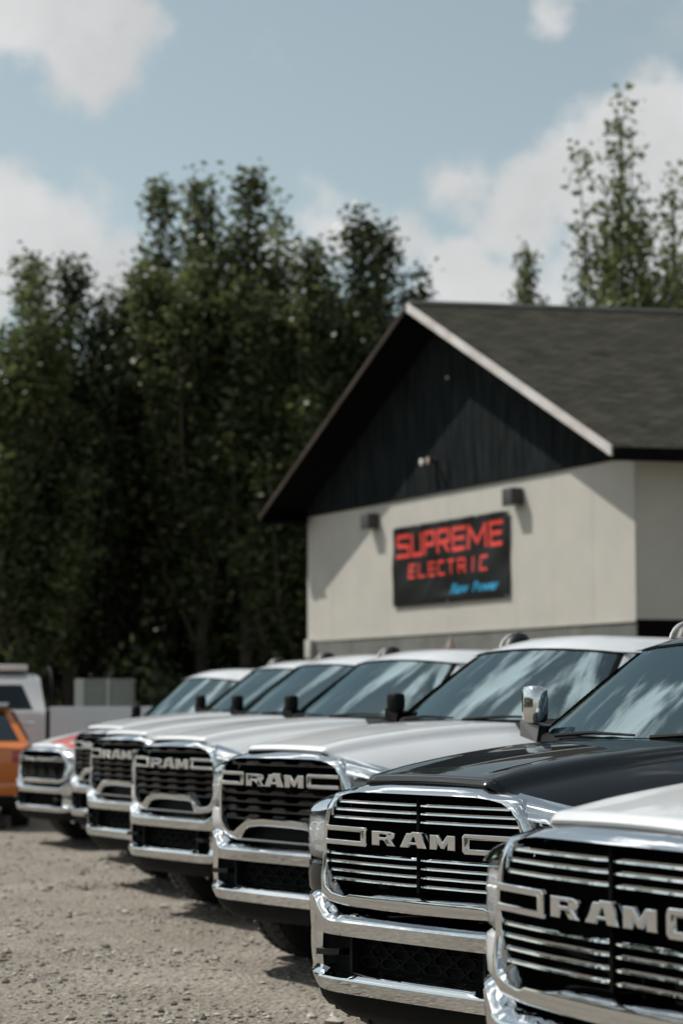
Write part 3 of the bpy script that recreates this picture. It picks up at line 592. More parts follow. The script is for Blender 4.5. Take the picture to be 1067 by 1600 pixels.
    for side in (-1, 1):
        ue = half_width((zb0 + zb1) / 2) + .004
        c = .012; P = [(ue, zb1), (uin + c, zb1), (uin, zb1 - c), (uin, zb0 + c), (uin + c, zb0), (ue, zb0), (ue, zb0 + t), (uin + t * 1.6, zb0 + t), (uin + t * 1.6, zb1 - t), (ue, zb1 - t)]
        D['bracket%d' % side] = outline_mesh('bracket', [[(side * u, z) for u, z in P]], .022, .004, 'chrome', fn)
    if lw: spans = {'R': (-.245, -.095), 'A': (-.068, .088), 'M': (.106, .246)}; lz = (1.056, 1.116)
    else: spans = {'R': (-.275, -.085), 'A': (-.085, .098), 'M': (.108, .275)}; lz = (1.106, 1.178)
    for ch, (a, b) in spans.items():
        outs = [[(lerp(a, b, p[0]), lerp(lz[0], lz[1], p[1])) for p in pl] for pl in LET[ch]]
        D['letter' + ch] = outline_mesh('letter', outs, .022, .004, 'chrome', fn)
    # ---- bumper
    prof = [(.30, .784), (.175, .782), (.120, .766), (.066, .743), (.055, .736), (.052, .727), (.057, .700), (.0641, .670), None, (.100, .537), (.0701, .521), (.049, .506), (.043, .499), (.041, .491), (.049, .462), (.063, .434), (.22, .430)]
    def vof(a): return interp(a, [0, .46, .56, .66, .76, .85, .90, .925, .935], [.0, .0, .012, .045, .10, .175, .245, .32, .42]) + .03 * (a / .9) ** 2
    us = sorted(set([round(x, 4) for x in list(np.linspace(-.44, .44, 23)) + [s * x for s in (-1, 1) for x in (.47, .50, .53, .555, .572, .585, .60, .62, .65, .68, .71, .74, .77, .80, .83, .86, .885, .905, .92, .93, .935)]]))
    def brow(u):
        a = abs(u); o = vof(a); up = .085 * sstep((a - .50) / .20); dn = interp(a, [0, .52, .62, .74, .85, .935], [0, 0, .006, .035, .075, .11])
        notch = .028 * (sstep((a - .385) / .03) - sstep((a - .545) / .02)); row = []
        for q in prof:
            if q is None: row.append(None); continue
            v, z = q
            if z > .66: z2 = z + up * sstep((z - .66) / .085)
            elif z > .5: z2 = z - notch * sstep((z - .49) / .04)
            else: z2 = z + dn * sstep((.52 - z) / .09)
            v += {.100: -.038, .0701: -.012}.get(v, 0) * sstep((a - .548) / .03)
            u2 = u - math.copysign(.075 * sstep((a - .58) / .3) * sstep((.575 - z) / .13), u)
            row.append((u2, v + o, z2))
        return row
    R_ = [brow(u) for u in us]; mb = MB(); hi = list(range(0, 8)); lo = list(range(9, 17))
    mb.grid([[r[i] for i in hi] for r in R_]); mb.grid([[r[i] for i in lo] for r in R_])
    for side in (-1, 1):                                           # solid ends joining the two beams
        rr = [r for u, r in zip(us, R_) if side * u >= .572]; rows = []
        for r in rr:
            p, q = r[7], r[9]; rows.append([(lerp(p[0], q[0], f), lerp(p[1], q[1], f) - .004 * math.sin(math.pi * f), lerp(p[2], q[2], f)) for f in (0, .15, .35, .6, .85, 1)])
        mb.grid(rows)
    # inward returns of the opening
    inn_ = [r for u, r in zip(us, R_) if abs(u) <= .573]
    mb.grid([[r[7] for r in inn_], [(r[7][0], r[7][1] + .07, r[7][2] - .004) for r in inn_]]); mb.grid([[r[9] for r in inn_], [(r[9][0], r[9][1] + .06, r[9][2]) for r in inn_]])
    for r in (inn_[0], inn_[-1]):
        p, q = r[7], r[9]; mb.grid([[(p[0], lerp(p[1], q[1], f), lerp(p[2], q[2], f)) for f in (0, .5, 1)], [(p[0] * .985, lerp(p[1], q[1], f) + .07, lerp(p[2], q[2], f)) for f in (0, .5, 1)]])
    put('bumper', mb, 'chrome', 25)
    mb = MB().box(-.60, .60, .155, .20, .44, .73); mb.box(-.40, -.384, .09, .17, .52, .675); mb.box(.384, .40, .09, .17, .52, .675); mb.box(-.62, .62, .20, .26, .736, .80); put('bumper_liner', mb, 'black_plastic', 0)
    mb = MB()
    for r in range(3):                                             # honeycomb of the lower intake
        for c in range(6):
            cx_ = -.315 + .126 * c + (.063 if r % 2 else 0); cz = .568 + .042 * r; hx, hz = .058, .019
            if abs(cx_) > .36: continue
            ring = [(-1, 0), (-.62, 1), (.62, 1), (1, 0), (.62, -1), (-.62, -1)]
            rows = [[(cx_ + hx * k * x, y, cz + hz * k * z) for x, z in ring] for k, y in ((1.08, .135), (1.08, .125), (.95, .125), (.92, .145))]
            mb.grid(rows, True)
    put('intake_mesh', mb, 'black_plastic', 30)
    for side in (-1, 1):                                           # tow hook: a bent flat bar
        mb = MB(); P = [(side * .44, .17, .60), (side * .44, .075, .603), (side * .47, .045, .603), (side * .55, .045, .600), (side * .57, .075, .60), (side * .57, .16, .597)]
        rows = [[(x, y, z + .014), (x, y - .010, z + .012), (x, y - .012, z - .012), (x, y, z - .014), (x, y + .014, z - .012), (x, y + .014, z + .012)] for x, y, z in P]; mb.grid(rows, True); put('hook%d' % side, mb, 'black_gloss', 40)
    rows = []
    for u in np.linspace(-.66, .66, 25):
        o = .05 * (abs(u) / .66) ** 3; c = .03 * sstep((abs(u) - .5) / .12); rows.append([(u, .11 + o, .45), (u, .10 + o, .42), (u, .115 + o, .36 + c), (u, .15 + o, .325 + c), (u, .30 + o, .32 + c), (u, .45, .42)])
    put('valance', MB().grid(rows), 'black_plastic', 50)
    # ---- cowl, windshield, pillars, roof, cab
    WB = [(0, 1.50, 1.485), (.2, 1.512, 1.4855), (.4, 1.555, 1.488), (.6, 1.632, 1.492), (.75, 1.715, 1.497), (.84, 1.775, 1.501), (.877, 1.80, 1.503)]
    WT = [(0, 2.13, 1.928), (.15, 2.133, 1.926), (.30, 2.143, 1.921), (.45, 2.166, 1.913), (.56, 2.20, 1.904), (.628, 2.238, 1.896), (.655, 2.257, 1.892)]
    full = lambda L_: [(-a, b, c) for a, b, c in L_[:0:-1]] + list(L_)
    B_, T_ = full(WB), full(WT); rows = []
    for f in np.linspace(0, 1, 15):
        s = math.sin(math.pi * f); rows.append([(lerp(b[0], t_[0], f) , lerp(b[1], t_[1], f) - .65 * .007 * s, lerp(b[2], t_[2], f) + .76 * .007 * s) for b, t_ in zip(B_, T_)])
    put('windshield', MB().grid(rows), 'windshield_glass', 80)
    mb = MB(); ins = lambda p, d: (p[0], p[1] + d, p[2] - d)
    e = [r[0] for r in rows]; e2 = [r[-1] for r in rows]
    for ed, sg in ((e, -1), (e2, 1)): mb.grid([[(p[0], p[1] - .004, p[2] + .004) for p in ed], [(p[0] + sg * .028, p[1] + .03, p[2] + .002) for p in ed], [(p[0] + sg * .03, p[1] + .05, p[2] - .02) for p in ed]])
    mb.grid([[(p[0], p[1] - .003, p[2] + .003) for p in rows[-1]], [(p[0], p[1] + .014, p[2] + .010) for p in rows[-1]], [(p[0], p[1] + .05, p[2]) for p in rows[-1]]])
    put('windshield_seal', mb, 'black_plastic', 60)
    mb = MB().grid([[(p[0] * .96, hood_v1(p[0] * .9) - .03, hood_z(p[0] * .9, 9) - .035) for p in B_], [(p[0] * .99, p[1] - .035, p[2] - .022) for p in B_], [(p[0], p[1] + .006, p[2] - .004) for p in B_], [(p[0], p[1] + .1, p[2] - .05) for p in B_]]); put('cowl', mb, 'black_plastic', 50)
    for side in (-1, 1):
        gl = [(side * abs(r[-1][0]), r[-1][1], r[-1][2]) for r in rows]
        mb = MB().grid([[(p[0] + side * .026, p[1] + .028, p[2] + .004) for p in gl], [(p[0] + side * .05, p[1] + .07, p[2] + .004) for p in gl], [(p[0] + side * .06, p[1] + .13, p[2] - .006) for p in gl], [(p[0] + side * .05, p[1] + .19, p[2] - .03) for p in gl]]); put('pillar%d' % side, mb, 'paint_white', 60)
        # cab side, glass, doors
        sec = [(.70, 1.905), (.742, 1.84), (.93, 1.47), (.962, 1.44), (.99, 1.36), (1.004, 1.2), (1.0, .9), (.992, .66), (.95, .56), (.85, .55)]
        vs = np.linspace(1.95, 4.0, 12); R2 = []
        for v in vs:
            row = []
            for (u, z) in sec:
                vv = v
                if z > 1.44: f = (z - 1.44) / (1.905 - 1.44); vv = lerp(v, lerp(2.40, 3.92, (v - 1.95) / 2.05), f)
                row.append((side * u, vv, z))
            R2.append(row)
        put('cabside%d' % side, MB().grid(R2), 'paint_white', 30)
        def onside(v, f): return (side * (lerp(.932, .744, f) + .006), v, lerp(1.468, 1.842, f))
        for nm, q in (('frontpane', [(2.10, .02), (2.46, .96), (3.00, .96), (2.98, .02)]), ('rearpane', [(3.10, .02), (3.11, .96), (3.66, .96), (3.82, .02)])):
            mb = MB(); P = [onside(*a) for a in q]; mb.add(P + [(p[0] - side * .02, p[1], p[2]) for p in P], [(0, 1, 2, 3), (0, 4, 5, 1), (1, 5, 6, 2), (2, 6, 7, 3), (3, 7, 4, 0)]); put(nm + str(side), mb, 'side_glass', 0)
        for k, v in enumerate((2.02, 3.04)):
            mb = MB(); a, b = (2.02, 3.02) if k == 0 else (3.06, 3.9)
            rows3 = [[(side * (u + .006), v_, z) for u, z in ((.966, 1.435), (.99, 1.36), (1.004, 1.2), (1.0, .9), (.992, .68))] for v_ in np.linspace(a, b, 5)]
            mb.grid(rows3); put('door%d_%d' % (k, side), mb, 'paint_white', 50)
            mb = MB().box(side * 1.006 - .012, side * 1.006 + .016, b - .26, b - .06, 1.27, 1.305, .006); put('handle%d_%d' % (k, side), mb, 'chrome', 40)
        # mirror
        mb = MB(); rows4 = []
        for z, k in ((1.545, .75), (1.56, .94), (1.60, 1), (1.66, 1), (1.705, .96), (1.722, .80), (1.728, .5)):
            if kind != 'A': z = 1.535 + (z - 1.545) * .66; k *= .95
            cx_, cy_ = side * .955, 1.80; wx, wy = .060 * k, .042 * k
            rows4.append([(cx_ + wx * x, cy_ + wy * y, z) for x, y in ((-1, 1), (-1, -.2), (-.75, -.85), (-.3, -1), (.3, -1), (.75, -.85), (1, -.2), (1, 1))])
        mb.grid(rows4, True); mb.F.append(tuple(range(8))); mb.F.append(tuple(range(len(mb.V) - 8, len(mb.V)))); put('mirror%d' % side, mb, 'black_plastic', 50)
        mb = MB().add([(side * .955 + sx_ * .045, 1.844, zz_) for sx_, zz_ in ((-1, 1.555), (1, 1.555), (1, 1.70 if kind == 'A' else 1.635), (-1, 1.70 if kind == 'A' else 1.635))], [(0, 1, 2, 3)]); put('mirror_glass%d' % side, mb, 'reflector', 0)
        mb = MB(); rows5 = [[(side * .90, 1.90, 1.44), (side * .90, 1.76, 1.45), (side * .90, 1.78, 1.53), (side * .90, 1.90, 1.53)], [(side * 1.01, 1.84, 1.47), (side * 1.01, 1.76, 1.48), (side * 1.01, 1.76, 1.556), (side * 1.01, 1.84, 1.556)]]
        mb.grid(rows5, True); mb.F.append((4, 5, 6, 7)); put('mirror_arm%d' % side, mb, 'black_plastic', 0)
        # bed side
        vs = np.linspace(4.06, 5.98, 30); R3 = []
        for v in vs:
            zb = .64
            if abs(v - 4.85) < .5: zb = max(zb, .42 + math.sqrt(.5 ** 2 - (v - 4.85) ** 2))
            R3.append([(side * .92, v, 1.46), (side * .93, v, 1.515), (side * .985, v, 1.515), (side * 1.0, v, 1.49), (side * 1.006, v, 1.3), (side * 1.004, v, lerp(1.3, zb, .5)), (side * .996, v, zb), (side * .94, v, zb)])
        mb = MB().grid(R3); mb.grid([[(side * .92, v, 1.46) for v in (4.06, 5.98)], [(side * .92, v, .95) for v in (4.06, 5.98)]]); put('bedside%d' % side, mb, 'paint_white', 40)
        mb = MB(); mb.box(side * .93 - .06, side * .93 + .06, 5.965, 6.0, 1.08, 1.42, .012); put('tail%d' % side, mb, 'lamp_red', 30)
    # roof
    rows = []; TR = full([(a + (.045 if i == 6 else .012 * i / 6), b, c) for i, (a, b, c) in enumerate(WT)])
    for k, f in enumerate([0, .012, .03, .06, .1, .16, .24, .34, .48, .64, .8, .92, .98, 1.0]):
        row = []
        for p in TR:
            a = p[0] / .70; zr = 1.905 + .125 * (1 - abs(a) ** 3.2) * (1 - .25 * max(0, f - .5) ** 2 * 4); v = lerp(p[1] + .008, 3.93, f); g = 1 - (1 - min(1, f / .26)) ** 2.2
            z = lerp(p[2] + .012, zr, g); z -= .05 * max(0, (f - .92) / .08) ** 2; row.append((p[0], v, z))
        rows.append(row)
    put('roof', MB().grid(rows), 'paint_white', 60)
    mb = MB().add([(-.93, 4.0, 1.44), (.93, 4.0, 1.44), (.70, 3.94, 1.90), (-.70, 3.94, 1.90)], [(0, 1, 2, 3)]); mb.add([(-.99, 4.0, .55), (.99, 4.0, .55), (.99, 4.0, 1.44), (-.99, 4.0, 1.44)], [(0, 1, 2, 3)]); put('cabrear', mb, 'paint_white', 0)
    put('rearpane', MB().add([(-.74, 4.003, 1.50), (.74, 4.003, 1.50), (.62, 3.965, 1.84), (-.62, 3.965, 1.84)], [(0, 1, 2, 3)]), 'side_glass', 0)
    put('tailgate', MB().box(-.92, .92, 5.93, 5.99, .72, 1.48, .02), 'paint_white', 30)
    mb = MB().box(-.92, .92, 4.06, 5.94, .90, .95); mb.box(-.92, .92, 4.06, 4.10, .95, 1.46); put('bedfloor', mb, 'black_plastic', 0)
    mb = MB().box(-.72, .72, .40, 5.9, .42, .60); mb.box(-.98, .98, 2.0, 3.95, .50, .58); mb.box(-.70, .70, 1.0 - .07, 1.0 + .07, .34, .46); put('chassis', mb, 'black_void', 0)
    # wheel
    prof = [(-.14, .28), (-.145, .33), (-.13, .395), (-.10, .418), (-.06, .424), (0, .426), (.06, .424), (.10, .418), (.13, .395), (.145, .33), (.14, .28)]
    mb = MB().lathe(prof, 'x', 40)
    for k in range(44):
        a = 2 * math.pi * k / 44
        for sx in (-1, 1):
            c, s = math.cos(a), math.sin(a); c2, s2 = math.cos(a + .075), math.sin(a + .075); x0, x1 = sx * .05, sx * .132
            P = [(x0, c * .422, s * .422), (x0, c2 * .422, s2 * .422), (x1, c2 * .405, s2 * .405), (x1, c * .405, s * .405), (x0, c * .436, s * .436), (x0, c2 * .436, s2 * .436), (x1, c2 * .418, s2 * .418), (x1, c * .418, s * .418)]
            mb.add(P, [(4, 5, 6, 7), (0, 4, 7, 3), (1, 2, 6, 5), (2, 3, 7, 6), (0, 1, 5, 4)])
    D['tyre'] = mb.mesh('tyre', 'rubber', 40)
    mb = MB().lathe([(-.13, .285), (.10, .285), (.12, .275), (.10, .255), (.06, .25)], 'x', 32).lathe([(.075, 0), (.085, .05), (.08, .075), (.06, .08)], 'x', 20)
    for k in range(8):
        a = 2 * math.pi * k / 8; P = []
        for r, w, x in ((.07, .034, .07), (.26, .05, .10)):
            c, s = math.cos(a), math.sin(a)
            for sg in (-1, 1): P.append((x, c * r - s * w * sg, s * r + c * w * sg)); P.append((x - .04, c * r - s * w * sg, s * r + c * w * sg))
        mb.add(P, [(0, 2, 6, 4), (0, 4, 5, 1), (2, 3, 7, 6)])
    D['rim'] = mb.mesh('rim', 'rim_metal', 40)
    # ---- interior
    mb = MB().grid([[(u, base_v(u) + .03, 1.455) for u in np.linspace(-.8, .8, 9)], [(u, 1.95, 1.475) for u in np.linspace(-.85, .85, 9)], [(u, 2.12, 1.45) for u in np.linspace(-.88, .88, 9)], [(u, 2.16, 1.1) for u in np.linspace(-.88, .88, 9)]]); put('dashboard', mb, 'seat_cloth', 50)
    mb = MB()
    for sx in (-1, 1):
        mb.box(sx * .42 - .25, sx * .42 + .25, 2.72, 2.88, 1.0, 1.58, .05); mb.box(sx * .42 - .14, sx * .42 + .14, 2.78, 2.90, 1.60, 1.78, .04)
    mb.box(-.75, .75, 3.6, 3.75, 1.0, 1.55, .04); put('seats', mb, 'seat_cloth', 40)
    P = [(.42 + .19 * math.cos(a), 2.28 + .08 * math.sin(a), 1.42 + .17 * math.sin(a)) for a in np.linspace(0, 2 * math.pi, 25)]
    put('steering', MB().tube(P, .016, 6, False), 'black_plastic')
    mb = MB().box(-.12, .12, 2.25, 2.28, 1.77, 1.84, .01); put('rear_mirror', mb, 'black_plastic')
    for k, (a, b) in enumerate((((-.62, 1.60, 1.488), (-.04, 1.495, 1.497)), ((.06, 1.49, 1.488), (.66, 1.62, 1.503)))):
        mb = MB().tube([a, (lerp(a[0], b[0], .5), lerp(a[1], b[1], .5) - .02, lerp(a[2], b[2], .5) + .012), b], [.012, .010, .006], 6); put('wiper%d' % k, mb, 'satin_metal' if False else 'black_plastic')
    # roof marker lamps
    def dome(cx_, cy_, cz, w, d, h):
        rows = []
        for f in (0, .5, .85, 1.0):
            rr = math.sqrt(max(0, 1 - f * f)); rows.append([(cx_ + w * rr * math.cos(a), cy_ + d * rr * math.sin(a) + .03 * f, cz + h * f) for a in np.linspace(0, 2 * math.pi, 17)[:-1]])
        return MB().grid(rows, True)
    put('marker_big', dome(-.54, 2.52, 1.965, .085, .11, .10), 'lamp_smoke', 60); put('marker_bigR', dome(.54, 2.55, 1.955, .075, .10, .085), 'lamp_smoke', 60)
    put('marker_trim', MB().tube([(-.54 + .088 * math.sqrt(1 - f * f) * math.cos(3.9), 2.52 + .113 * math.sqrt(1 - f * f) * math.sin(3.9) + .03 * f, 1.965 + .1 * f) for f in (0, .25, .5, .7, .85)], [.012, .013, .013, .011, .006], 6), 'plate_white')
    for nm, u in (('m0', .05),): put('marker_' + nm, dome(u, 2.40, 1.995, .035, .05, .022), 'lamp_smoke', 60)
    MC[kind] = D; return D

PAINTED = ('hood', 'fender', 'corner', 'pillar', 'cabside', 'door', 'bedside', 'roof', 'cabrear', 'tailgate')
def truck(kind, loc, theta, paint, label, group, mirror_chrome=False, stripes=False, markers=True):
    D = truck_meshes(kind); root = empty('pickup_truck', loc, theta - math.pi / 2); tag(root, label, 'pickup truck', group)
    def p(key, name, parent=root):
        o = link(name, D[key], parent); o.name = name
        if any(key.startswith(q) for q in PAINTED):
            o.material_slots[0].link = 'OBJECT'; o.material_slots[0].material = MAT[paint]
        return o
    p('hood', 'hood'); p('nose_filler', 'nose_filler')
    if stripes:
        for s in (-1, 1): p('stripe%d' % s, 'hood_stripe')
    p('surround', 'grille_surround'); p('backing', 'radiator_backing'); 
    if kind == 'A':
        for k in range(7):
            for s in (-1, 1): p('bar%d_%d' % (k, s), 'grille_bar')
        p('divider', 'grille_divider')
    else:
        for k in range(5): p('slat%d' % k, 'grille_slat')
        if kind == 'B': p('lower_screen', 'lower_screen'); p('lower_strip', 'lower_strip')
    for ch in 'RAM': p('letter' + ch, 'emblem_letter')
    bm = p('bumper', 'bumper'); p('bumper_liner', 'bumper_liner'); p('intake_mesh', 'intake_mesh'); p('valance', 'valance')
    for s in (-1, 1):
        p('bracket%d' % s, 'grille_bracket'); p('brow%d' % s, 'headlight_brow'); p('hook%d' % s, 'tow_hook', bm)
        h = p('bowl%d' % s, 'headlight'); p('lens%d' % s, 'lens', h); p('projector%d' % s, 'projector', h); p('corner%d' % s, 'corner_panel')
        p('fender%d' % s, 'fender'); p('liner%d' % s, 'arch_liner'); p('pillar%d' % s, 'pillar'); cs = p('cabside%d' % s, 'cab_side')
        p('frontpane%d' % s, 'side_window', cs); p('rearpane%d' % s, 'side_window', cs)
        for k in (0, 1): d = p('door%d_%d' % (k, s), 'door'); p('handle%d_%d' % (k, s), 'handle', d)
        mr = p('mirror%d' % s, 'side_mirror'); p('mirror_glass%d' % s, 'mirror_glass', mr); ma = p('mirror_arm%d' % s, 'mirror_arm', mr)
        if mirror_chrome: mr.material_slots[0].link = 'OBJECT'; mr.material_slots[0].material = MAT['chrome']; ma.material_slots[0].link = 'OBJECT'; ma.material_slots[0].material = MAT['arm_grey']
        p('bedside%d' % s, 'bed_side'); p('tail%d' % s, 'tail_light')
        for v in (1.02, 4.85):
            w = p('rim', 'wheel'); rad = .426 * (.87 if kind == 'C' else 1); w.location = (s * .845, v, rad); w.rotation_euler = (0, 0, 0 if s > 0 else math.pi); w.scale = (1, rad / .426, rad / .426); p('tyre', 'tyre', w)
    p('windshield', 'windshield'); p('windshield_seal', 'windshield_seal'); p('cowl', 'cowl'); p('roof', 'roof'); p('cabrear', 'cab_rear'); p('rearpane', 'rear_window'); p('tailgate', 'tailgate'); p('bedfloor', 'bed_floor'); p('chassis', 'chassis')
    p('dashboard', 'dashboard'); p('seats', 'seats'); p('steering', 'steering_wheel'); p('rear_mirror', 'rear_view_mirror'); p('wiper0', 'wiper'); p('wiper1', 'wiper')
    if markers:
        mk = p('marker_big', 'marker_lamp'); p('marker_trim', 'lamp_trim', mk); p('marker_m0', 'marker_lamp')
    return root
G = 'pickup trucks parked side by side'
def gpos(x, y): return (x, y, ground_z(y))
TRUCKS = [
 ('A', (.632, 5.66), .49, 'paint_white', 'nearest white pickup, chrome bar grille cropped by the right edge', dict(mirror_chrome=True)),
 ('A', (.231, 8.515), .721, 'paint_black', 'black pickup with chrome bar grille and chrome side mirror', dict(mirror_chrome=True)),
 ('B', (-.448, 12.101), .678, 'paint_white', 'white pickup with dark slat grille directly behind the black pickup', {}),
 ('B', (-1.351, 15.647), .611, 'paint_white', 'white pickup with dark slat grille, second behind the black pickup', {}),
 ('B', (-1.998, 18.025), .564, 'paint_white', 'white pickup with dark slat grille, third behind the black pickup', {}),
 ('B', (-2.511, 20.981), .581, 'paint_white', 'white pickup mostly hidden, next to the red-striped pickup', {}),
 ('C', (-3.42, 23.3), .60, 'paint_white', 'white pickup with red stripes on its hood at the far end of the row', dict(stripes=True, markers=False)),
]
for k, (x, y), th, pa, lab, kw in TRUCKS: truck(k, gpos(x, y), th, pa, lab, G, **kw)
wt = truck('B', (-8.32, 30.2, .04), .17, 'paint_white', 'white pickup seen side-on behind the orange car', None, markers=False)
def rack():
    mb = MB().tube([(-.86, 4.10, 1.5), (-.84, 4.10, 1.75), (-.72, 4.08, 1.98), (-.5, 4.06, 2.08), (.5, 4.06, 2.08), (.72, 4.08, 1.98), (.84, 4.10, 1.75), (.86, 4.10, 1.5)], .022, 8); mb.obj('bed_hoop', 'black_plastic', wt)
    MB().box(-.62, .62, 3.2, 3.75, 2.03, 2.12, .03).obj('roof_box', 'paint_white', wt)
rack()

# ------------------------------------------------------------------ orange car (tail towards the camera)
def orange_car():
    th = 1.78; root = empty('orange_car', (-4.72, 26.0, .04), th - math.pi / 2); tag(root, 'orange hatchback with dark rear window at the left edge', 'car')
    secs = []   # v, half width at (sill, waist), heights sill, waist
    for v, w, zb, zw in ((0, .78, .42, 1.0), (.06, .86, .34, 1.04), (.2, .90, .30, 1.07), (.8, .93, .30, 1.06), (1.6, .93, .28, 1.04), (2.8, .93, .28, 1.0), (3.6, .90, .30, .92), (4.1, .82, .34, .82), (4.25, .70, .42, .74)):
        secs.append([(-w * .96, v, zb), (-w, v, lerp(zb, zw, .35)), (-w, v, lerp(zb, zw, .75)), (-w * .96, v, zw), (-w * .6, v, zw + .02), (0, v, zw + .025), (w * .6, v, zw + .02), (w * .96, v, zw), (w, v, lerp(zb, zw, .75)), (w, v, lerp(zb, zw, .35)), (w * .96, v, zb)])
    mb = MB().grid(secs); mb.F.append(tuple(range(11))); mb.F.append(tuple(range(len(mb.V) - 11, len(mb.V)))); mb.obj('body', 'paint_orange', root, 35)
    belt = [(-.86, .12), (.86, .12), (.88, 1.2), (.86, 3.0), (-.86, 3.0), (-.88, 1.2)]; top = [(-.62, .62), (.62, .62), (.68, 1.4), (.62, 2.2), (-.62, 2.2), (-.68, 1.4)]
    mb = MB().grid([[(u, v, 1.05) for u, v in belt], [(u, v, 1.50) for u, v in top], [(u * .9, lerp(v, 1.4, .12), 1.56) for u, v in top], [(u * .4, lerp(v, 1.4, .5), 1.59) for u, v in top]], True); mb.F.append(tuple(range(18, 24))); mb.obj('cabin', 'paint_orange', root, 35)
    mb = MB().add([(-.74, .165, 1.095), (.74, .165, 1.095), (.56, .555, 1.455), (-.56, .555, 1.455)], [(0, 1, 2, 3)]); mb.obj('rear_window', 'side_glass', root, 0)
    mb = MB().add([(-.60, .50, 1.53), (.60, .50, 1.53), (.64, .80, 1.575), (-.64, .80, 1.575), (-.60, .52, 1.50), (.60, .52, 1.50)], [(0, 1, 2, 3), (0, 4, 5, 1)]); mb.obj('roof_spoiler', 'satin_metal', root, 0)
    for s in (-1, 1):
        mb = MB().add([(s * .885, .34, 1.09), (s * .895, 1.5, 1.085), (s * .70, 1.42, 1.46), (s * .70, .72, 1.46)], [(0, 1, 2, 3)]); mb.obj('side_window', 'side_glass', root, 0)
        mb = MB().box(s * .74 - .10, s * .74 + .10, -.015, .10, .82, .98, .03); mb.obj('tail_light', 'lamp_red', root, 30)
        for v in (.85, 3.45):
            w = link('wheel', MC['B']['rim'], root); w.location = (s * .80, v, .33); w.rotation_euler = (0, 0, 0 if s > 0 else math.pi); w.scale = (.8, .77, .77); link('tyre', MC['B']['tyre'], w)
    MB().box(-.84, .84, -.05, .10, .36, .60, .04).obj('rear_bumper', 'paint_orange', root, 30); MB().box(-.80, .80, -.056, .06, .28, .43, .02).obj('bumper_valance', 'black_plastic', root, 30)
    MB().box(-.26, .26, -.012, .02, .66, .80, .01).obj('licence_recess', 'black_plastic', root, 30); MB().box(-.15, .15, -.02, -.013, .68, .78).obj('licence_plate', 'plate_white', root, 0)
orange_car()

# ------------------------------------------------------------------ cabinet and cone post behind the row
def cabinet():
    c = at(164, 1080, 40.0); root = empty('utility_cabinet', (c.x, 40.0, .04), .06); tag(root, 'grey two-panel utility cabinet standing before the dark trees', 'cabinet'); h = at(164, 1061, 40.0).z - .04
    w = 92 / F * 40.0 / 2
    MB().box(-w + .02, w - .02, .02, .8, .0, h - .03).obj('cabinet_body', 'cabinet_panel', root, 0)
    for a, b in ((-w, -w + .17), (-.02 + .06, .09)): MB().box(a, b, -.02, .06, 0, h, .01).obj('upright', 'cabinet_frame', root, 30)
    for a, b in ((-w + .17, .04), (.09, w - .03)): MB().box(a + .006, b - .006, 0.0, .019, .03, h - .05, .004).obj('panel', 'cabinet_panel', root, 30)
    MB().box(-w + .001, w, -.01, .81, h - .049, h, .01).obj('lid', 'cabinet_panel', root, 30)
cabinet()
def cone_post():
    c = at(704, 1008, 33.0); root = empty('marker_post', (c.x, 33.0, .04)); tag(root, 'faded red and white cone on a post before the grey foundation', 'marker post'); z = c.z - .04
    MB().tube([(0, 0, 0), (0, 0, z - .05)], .03, 8).obj('post', 'post_steel', root)
    MB().lathe([(z - .06, .09), (z - .03, .09), (z - .028, .065), (z + .15, .012), (z + .155, 0)], 'z', 16).obj('cone_cap', 'cone_faded', root)
cone_post()

# ------------------------------------------------------------------ trees
def leaf_cloud(C, n_per, spread, size, seed):
    """leaf quads around the points C"""
    g = np.random.default_rng(seed); n = len(C) * n_per; P = np.repeat(C, n_per, 0) + g.normal(0, 1, (n, 3)) * spread
    a = g.normal(0, 1, (n, 3)); a /= np.linalg.norm(a, axis=1)[:, None]; b = g.normal(0, 1, (n, 3)); b = np.cross(a, b); b /= np.linalg.norm(b, axis=1)[:, None]
    s = size * g.uniform(.6, 1.3, (n, 1)); a *= s; b *= s * .62
    V = np.empty((n * 4, 3)); V[0::4] = P - a; V[1::4] = P - b; V[2::4] = P + a; V[3::4] = P + b
    return V
def quads_mesh(name, V, m):
    n = len(V) // 4; me = bpy.data.meshes.new(name); me.vertices.add(len(V)); me.vertices.foreach_set('co', V.astype(np.float32).ravel())
    me.loops.add(len(V)); me.loops.foreach_set('vertex_index', np.arange(len(V), dtype=np.int32)); me.polygons.add(n)
    me.polygons.foreach_set('loop_start', np.arange(0, len(V), 4, dtype=np.int32)); me.polygons.foreach_set('loop_total', np.full(n, 4, dtype=np.int32)); me.update(); me.validate(); me.materials.append(MAT[m]); return me
